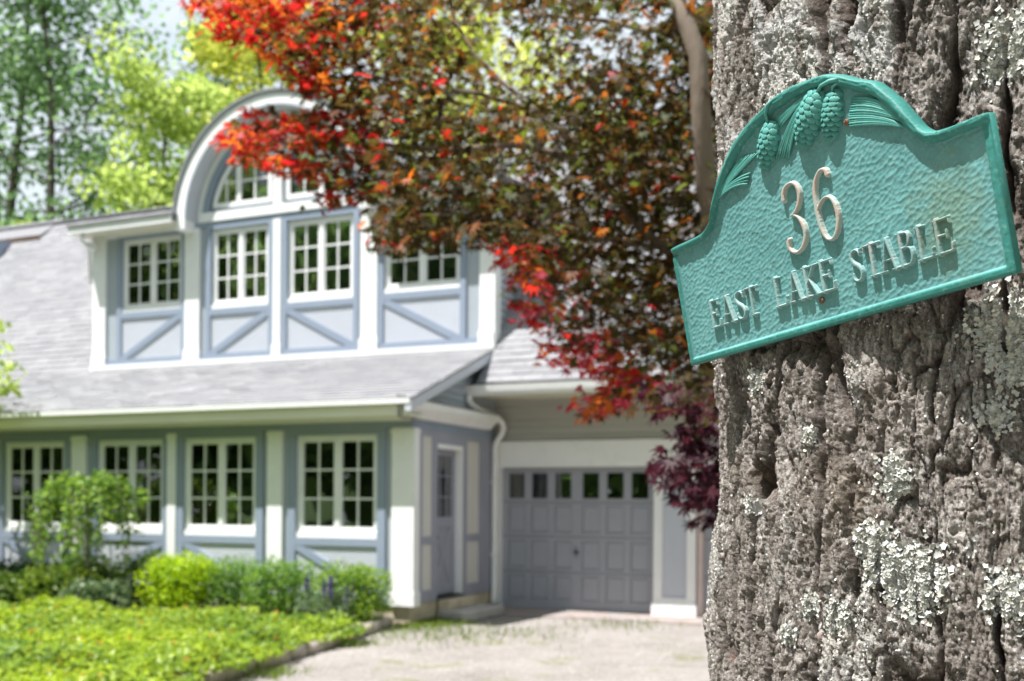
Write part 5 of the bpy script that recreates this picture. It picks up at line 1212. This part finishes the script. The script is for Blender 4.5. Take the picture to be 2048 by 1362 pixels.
def glyph(c, x0, x1):
    z0, z1 = -33.2, -3.0; w = x1 - x0; TH_, TN, SF = 1.95, 1.05, .85
    def X(f): return x0 + f * w
    def Zf(f): return z0 + f * (z1 - z0)
    def P(*a): return [(X(p[0]), Zf(p[1]), p[2]) for p in a]
    sfz0, sfz1 = .02, .98
    if c == 'E': return [P((.22, .0, TH_), (.22, 1, TH_)), P((0, sfz1, SF), (.92, sfz1, TN)), P((0, sfz0, SF), (.96, sfz0, TN)), P((.92, .99, .9), (.96, .80, .7)), P((.97, .02, 1.1), (1.0, .25, .7)), P((.22, .52, TN), (.72, .52, TN)), P((.74, .40, .8), (.74, .64, .8))]
    if c == 'L': return [P((.25, 0, TH_), (.25, 1, TH_)), P((0, sfz1, SF), (.52, sfz1, SF)), P((0, sfz0, SF), (.95, sfz0, TN)), P((.95, .02, 1.2), (1.0, .28, .7))]
    if c == 'T': return [P((.5, 0, TH_), (.5, 1, TH_)), P((.02, sfz1, TN), (.98, sfz1, TN)), P((.03, .97, .9), (.0, .80, .7)), P((.97, .97, .9), (1, .80, .7)), P((.26, sfz0, SF), (.74, sfz0, SF))]
    if c == 'A': return [P((.16, 0, TN), (.46, 1, TN)), P((.84, 0, TH_), (.50, .98, TH_ * .9)), P((.26, .34, .75), (.72, .34, .75)), P((.0, sfz0, SF), (.32, sfz0, SF)), P((.64, sfz0, SF), (1, sfz0, SF)), P((.40, 1.0, .7), (.56, 1.0, .7))]
    if c == 'B': return [P((.22, 0, TH_), (.22, 1, TH_)), P((0, sfz1, SF), (.5, sfz1, TN)), P((0, sfz0, SF), (.5, sfz0, TN)), smooth_path(P((.4, .98, TN), (.80, .96, 1.2), (.86, .76, TH_), (.74, .57, 1.1), (.3, .53, TN))), smooth_path(P((.3, .53, TN), (.86, .53, 1.1), (1.0, .27, TH_ * 1.05), (.84, .03, 1.2), (.4, .02, TN)))]
    if c == 'K': return [P((.20, 0, TH_), (.20, 1, TH_)), P((0, sfz1, SF), (.40, sfz1, SF)), P((0, sfz0, SF), (.40, sfz0, SF)), P((.80, .98, TN), (.24, .42, TN)), P((.42, .58, 1.2), (.84, .02, TH_)), P((.62, sfz1, SF), (.98, sfz1, SF)), P((.66, sfz0, SF), (1, sfz0, SF))]
    if c == 'S': return [smooth_path(P((.90, .74, .8), (.88, .90, 1.0), (.55, 1.0, 1.0), (.15, .92, 1.3), (.06, .74, TH_), (.30, .56, TH_ * 1.05), (.72, .44, TH_ * 1.05), (.97, .26, TH_), (.84, .05, 1.3), (.45, .0, 1.0), (.12, .07, 1.0), (.08, .26, .8))), P((.90, .74, .7), (.93, .97, .7)), P((.08, .26, .7), (.04, .03, .7))]
for c, a, b in (('E', -159.4, -145.2), ('A', -141.3, -119.4), ('S', -117.2, -103.2), ('T', -100.3, -83.2), ('L', -58.6, -41.9), ('A', -38.6, -18.2), ('K', -16.6, 3.8), ('E', 5.3, 22.8), ('S', 46.6, 59.0), ('T', 63.2, 80.0), ('A', 79.3, 100.7), ('B', 101.6, 117.0), ('L', 121.6, 137.6), ('E', 140.2, 158.2)):
    relief('letter', glyph(c, a, b), 4.0, FB, M_LET, .38, .7)
# pine cones: a body with overlapping scales
bmx = bmesh.new(); bmesh.ops.create_uvsphere(bmx, u_segments=8, v_segments=5, radius=1.0)
for v in bmx.verts:
    v.co = Vector((v.co.x * (1.0 - .25 * (v.co.y > .3)), v.co.y * (1.15 if v.co.y < 0 else .95), v.co.z * .5))
SCALE_ME = bpy.data.meshes.new('scale'); bmx.to_mesh(SCALE_ME); bmx.free(); SCALE_ME.materials.append(M_ORN); SCALE_ME.polygons.foreach_set('use_smooth', np.ones(len(SCALE_ME.polygons), bool))
def pine_cone(top, tip, w0, rows, wide):
    top = Vector((top[0], 0, top[1])) * mm; tip = Vector((tip[0], 0, tip[1])) * mm; ax = (tip - top); ln = ax.length; ax.normalize(); sx = Vector((ax.z, 0, -ax.x)); ow = Vector((0, -1, 0)); w0 *= mm
    def prof(t): return w0 * (np.sin(math.pi * min(max(t * .86 + .12, 0), 1)) ** .62)
    b = MB(); n = 12; ns = 12; base = Vector((0, -2.2 * mm, 0))
    for i in range(n + 1):
        t = i / n; r = max(prof(t) * .9, .0004)
        for k in range(ns + 1):
            a = math.pi * k / ns; b.v.append(tuple(top + base + ax * ln * t + sx * r * math.cos(a) + ow * r * .72 * math.sin(a)))
    for i in range(n):
        for k in range(ns): q = i * (ns + 1) + k; b.f.append((q, q + 1, q + ns + 2, q + ns + 1))
    o = b.build('pine_cone', M_ORN, plq, True)
    for i in range(rows):
        t = .05 + .92 * (i + .5) / rows; r = prof(t); k = wide if 1 < i < rows - 2 else wide - 1
        if i >= rows - 1: k = max(2, wide - 2)
        for j in range(k + (i % 2)):
            a = math.pi * (j + .5 + (0 if i % 2 else .5) - (.5 if i % 2 else .0)) / (k + (0 if i % 2 else .0) + .0) if k else 0
            a = math.pi * ((j + (.5 if not i % 2 else 0.0)) / k)
            if a > math.pi * .98 or a < .04 * math.pi: continue
            p = top + base + ax * ln * t + sx * r * math.cos(a) * .96 + ow * r * .74 * math.sin(a)
            nn = (sx * math.cos(a) * .8 + ow * math.sin(a)).normalized(); yv = -ax; yv = (yv + nn * -.32).normalized(); zv = (nn - yv * nn.dot(yv)).normalized(); xv = yv.cross(zv)
            s = math.pi * r / k * .54; sl = ln / rows * .74
            M4 = Matrix(((xv.x * s, yv.x * sl, zv.x * s * .42, p.x), (xv.y * s, yv.y * sl, zv.y * s * .42, p.y), (xv.z * s, yv.z * sl, zv.z * s * .42, p.z), (0, 0, 0, 1)))
            q = link('scale', SCALE_ME, o); q.matrix_local = M4
    return o
pine_cone((-22.5, 149.5), (-44.5, 107.5), 13.5, 9, 5); pine_cone((42.5, 154), (9, 111), 16.5, 10, 5); pine_cone((60, 147), (45, 103), 12.5, 10, 4)
def twig(pts, r):
    m = MB(); m.tube([(x * mm, -(2.4 + zz) * mm, y * mm) for x, y, zz in pts], [q * mm for q in r], 8); return m.build('twig', M_ORN, plq, True)
twig([(-15, 166, 7), (-20, 163, 8.5), (-25, 156, 7.5), (-26, 148, 5)], [2.2, 2, 1.7, 1.6]); twig([(70, 152, 6), (60, 154.5, 7.5), (50, 154.5, 7.5), (43, 151, 6)], [2.4, 2.1, 1.8, 1.7]); twig([(69, 150, 5), (62, 148.5, 6.5), (59.5, 144, 5)], [1.6, 1.5, 1.3])
def needles(root, mids, ends, h0=3.2):
    sp = link('needle_spray', None, plq); sp.empty_display_size = .01
    for q, (mx_, ex) in enumerate(zip(mids, ends)):
        m = MB(); ps = [Vector((*root, h0)), Vector((*mx_, h0 + .8 + .25 * (q % 2))), Vector((*ex, 1.6 + .3 * (q % 2)))]; pts = []
        for t in np.linspace(0, 1, 9): a = ps[0].lerp(ps[1], t); b = ps[1].lerp(ps[2], t); c = a.lerp(b, t); pts.append((c.x * mm, -(2.2 + c.z) * mm, c.y * mm))
        m.tube(pts, [r * mm for r in (.7, 1.0, 1.2, 1.35, 1.4, 1.4, 1.35, 1.25, 1.0)], 6); m.build('needle', M_ORN, sp, True)
def fan(root, c0, c1, e0, e1, n): 
    f = np.linspace(0, 1, n); return needles(root, [tuple(np.array(c0) * (1 - t) + np.array(c1) * t) for t in f], [tuple(np.array(e0) * (1 - t) + np.array(e1) * t) for t in f])
fan((-122, 98), (-100, 116), (-85, 117), (-73, 131), (-50, 126), 7)
fan((-120, 99), (-96, 113), (-92, 109), (-65, 110.5), (-71, 101), 4)
fan((-128, 88), (-118, 112), (-104, 118), (-96, 128), (-80, 138), 5)
fan((34, 156), (10, 153), (8, 148), (-20, 148), (-14, 139.5), 5)
fan((24, 153), (2, 142), (9, 136), (-26, 112), (-10, 107), 6)
fan((131, 88), (112, 121), (108, 108), (78, 131), (72, 119), 7)
fan((130, 84), (110, 105), (106, 99), (71, 117), (70, 108.5), 5)
M_RUST = paint('rusty_screw', (.20, .09, .05), .6, .4, 300, .3, 900)
for (x, y) in ((1.7, -39.9), (67.1, 112.9)):
    m = MB(); m.tube([(x * mm, -2.0 * mm, y * mm), (x * mm, -4.6 * mm, y * mm), (x * mm, -5.2 * mm, y * mm)], [3.1 * mm, 3.1 * mm, 2.2 * mm], 14); sc = m.build('screw', M_RUST, plq, True)
    m = MB(); m.box((x - 2.0) * mm, (x + 2.0) * mm, -5.35 * mm, -5.1 * mm, (y - .4) * mm, (y + .4) * mm); m.box((x - .4) * mm, (x + .4) * mm, -5.36 * mm, -5.1 * mm, (y - 2.0) * mm, (y + 2.0) * mm); m.build('screw_slot', M_BLACK, sc)
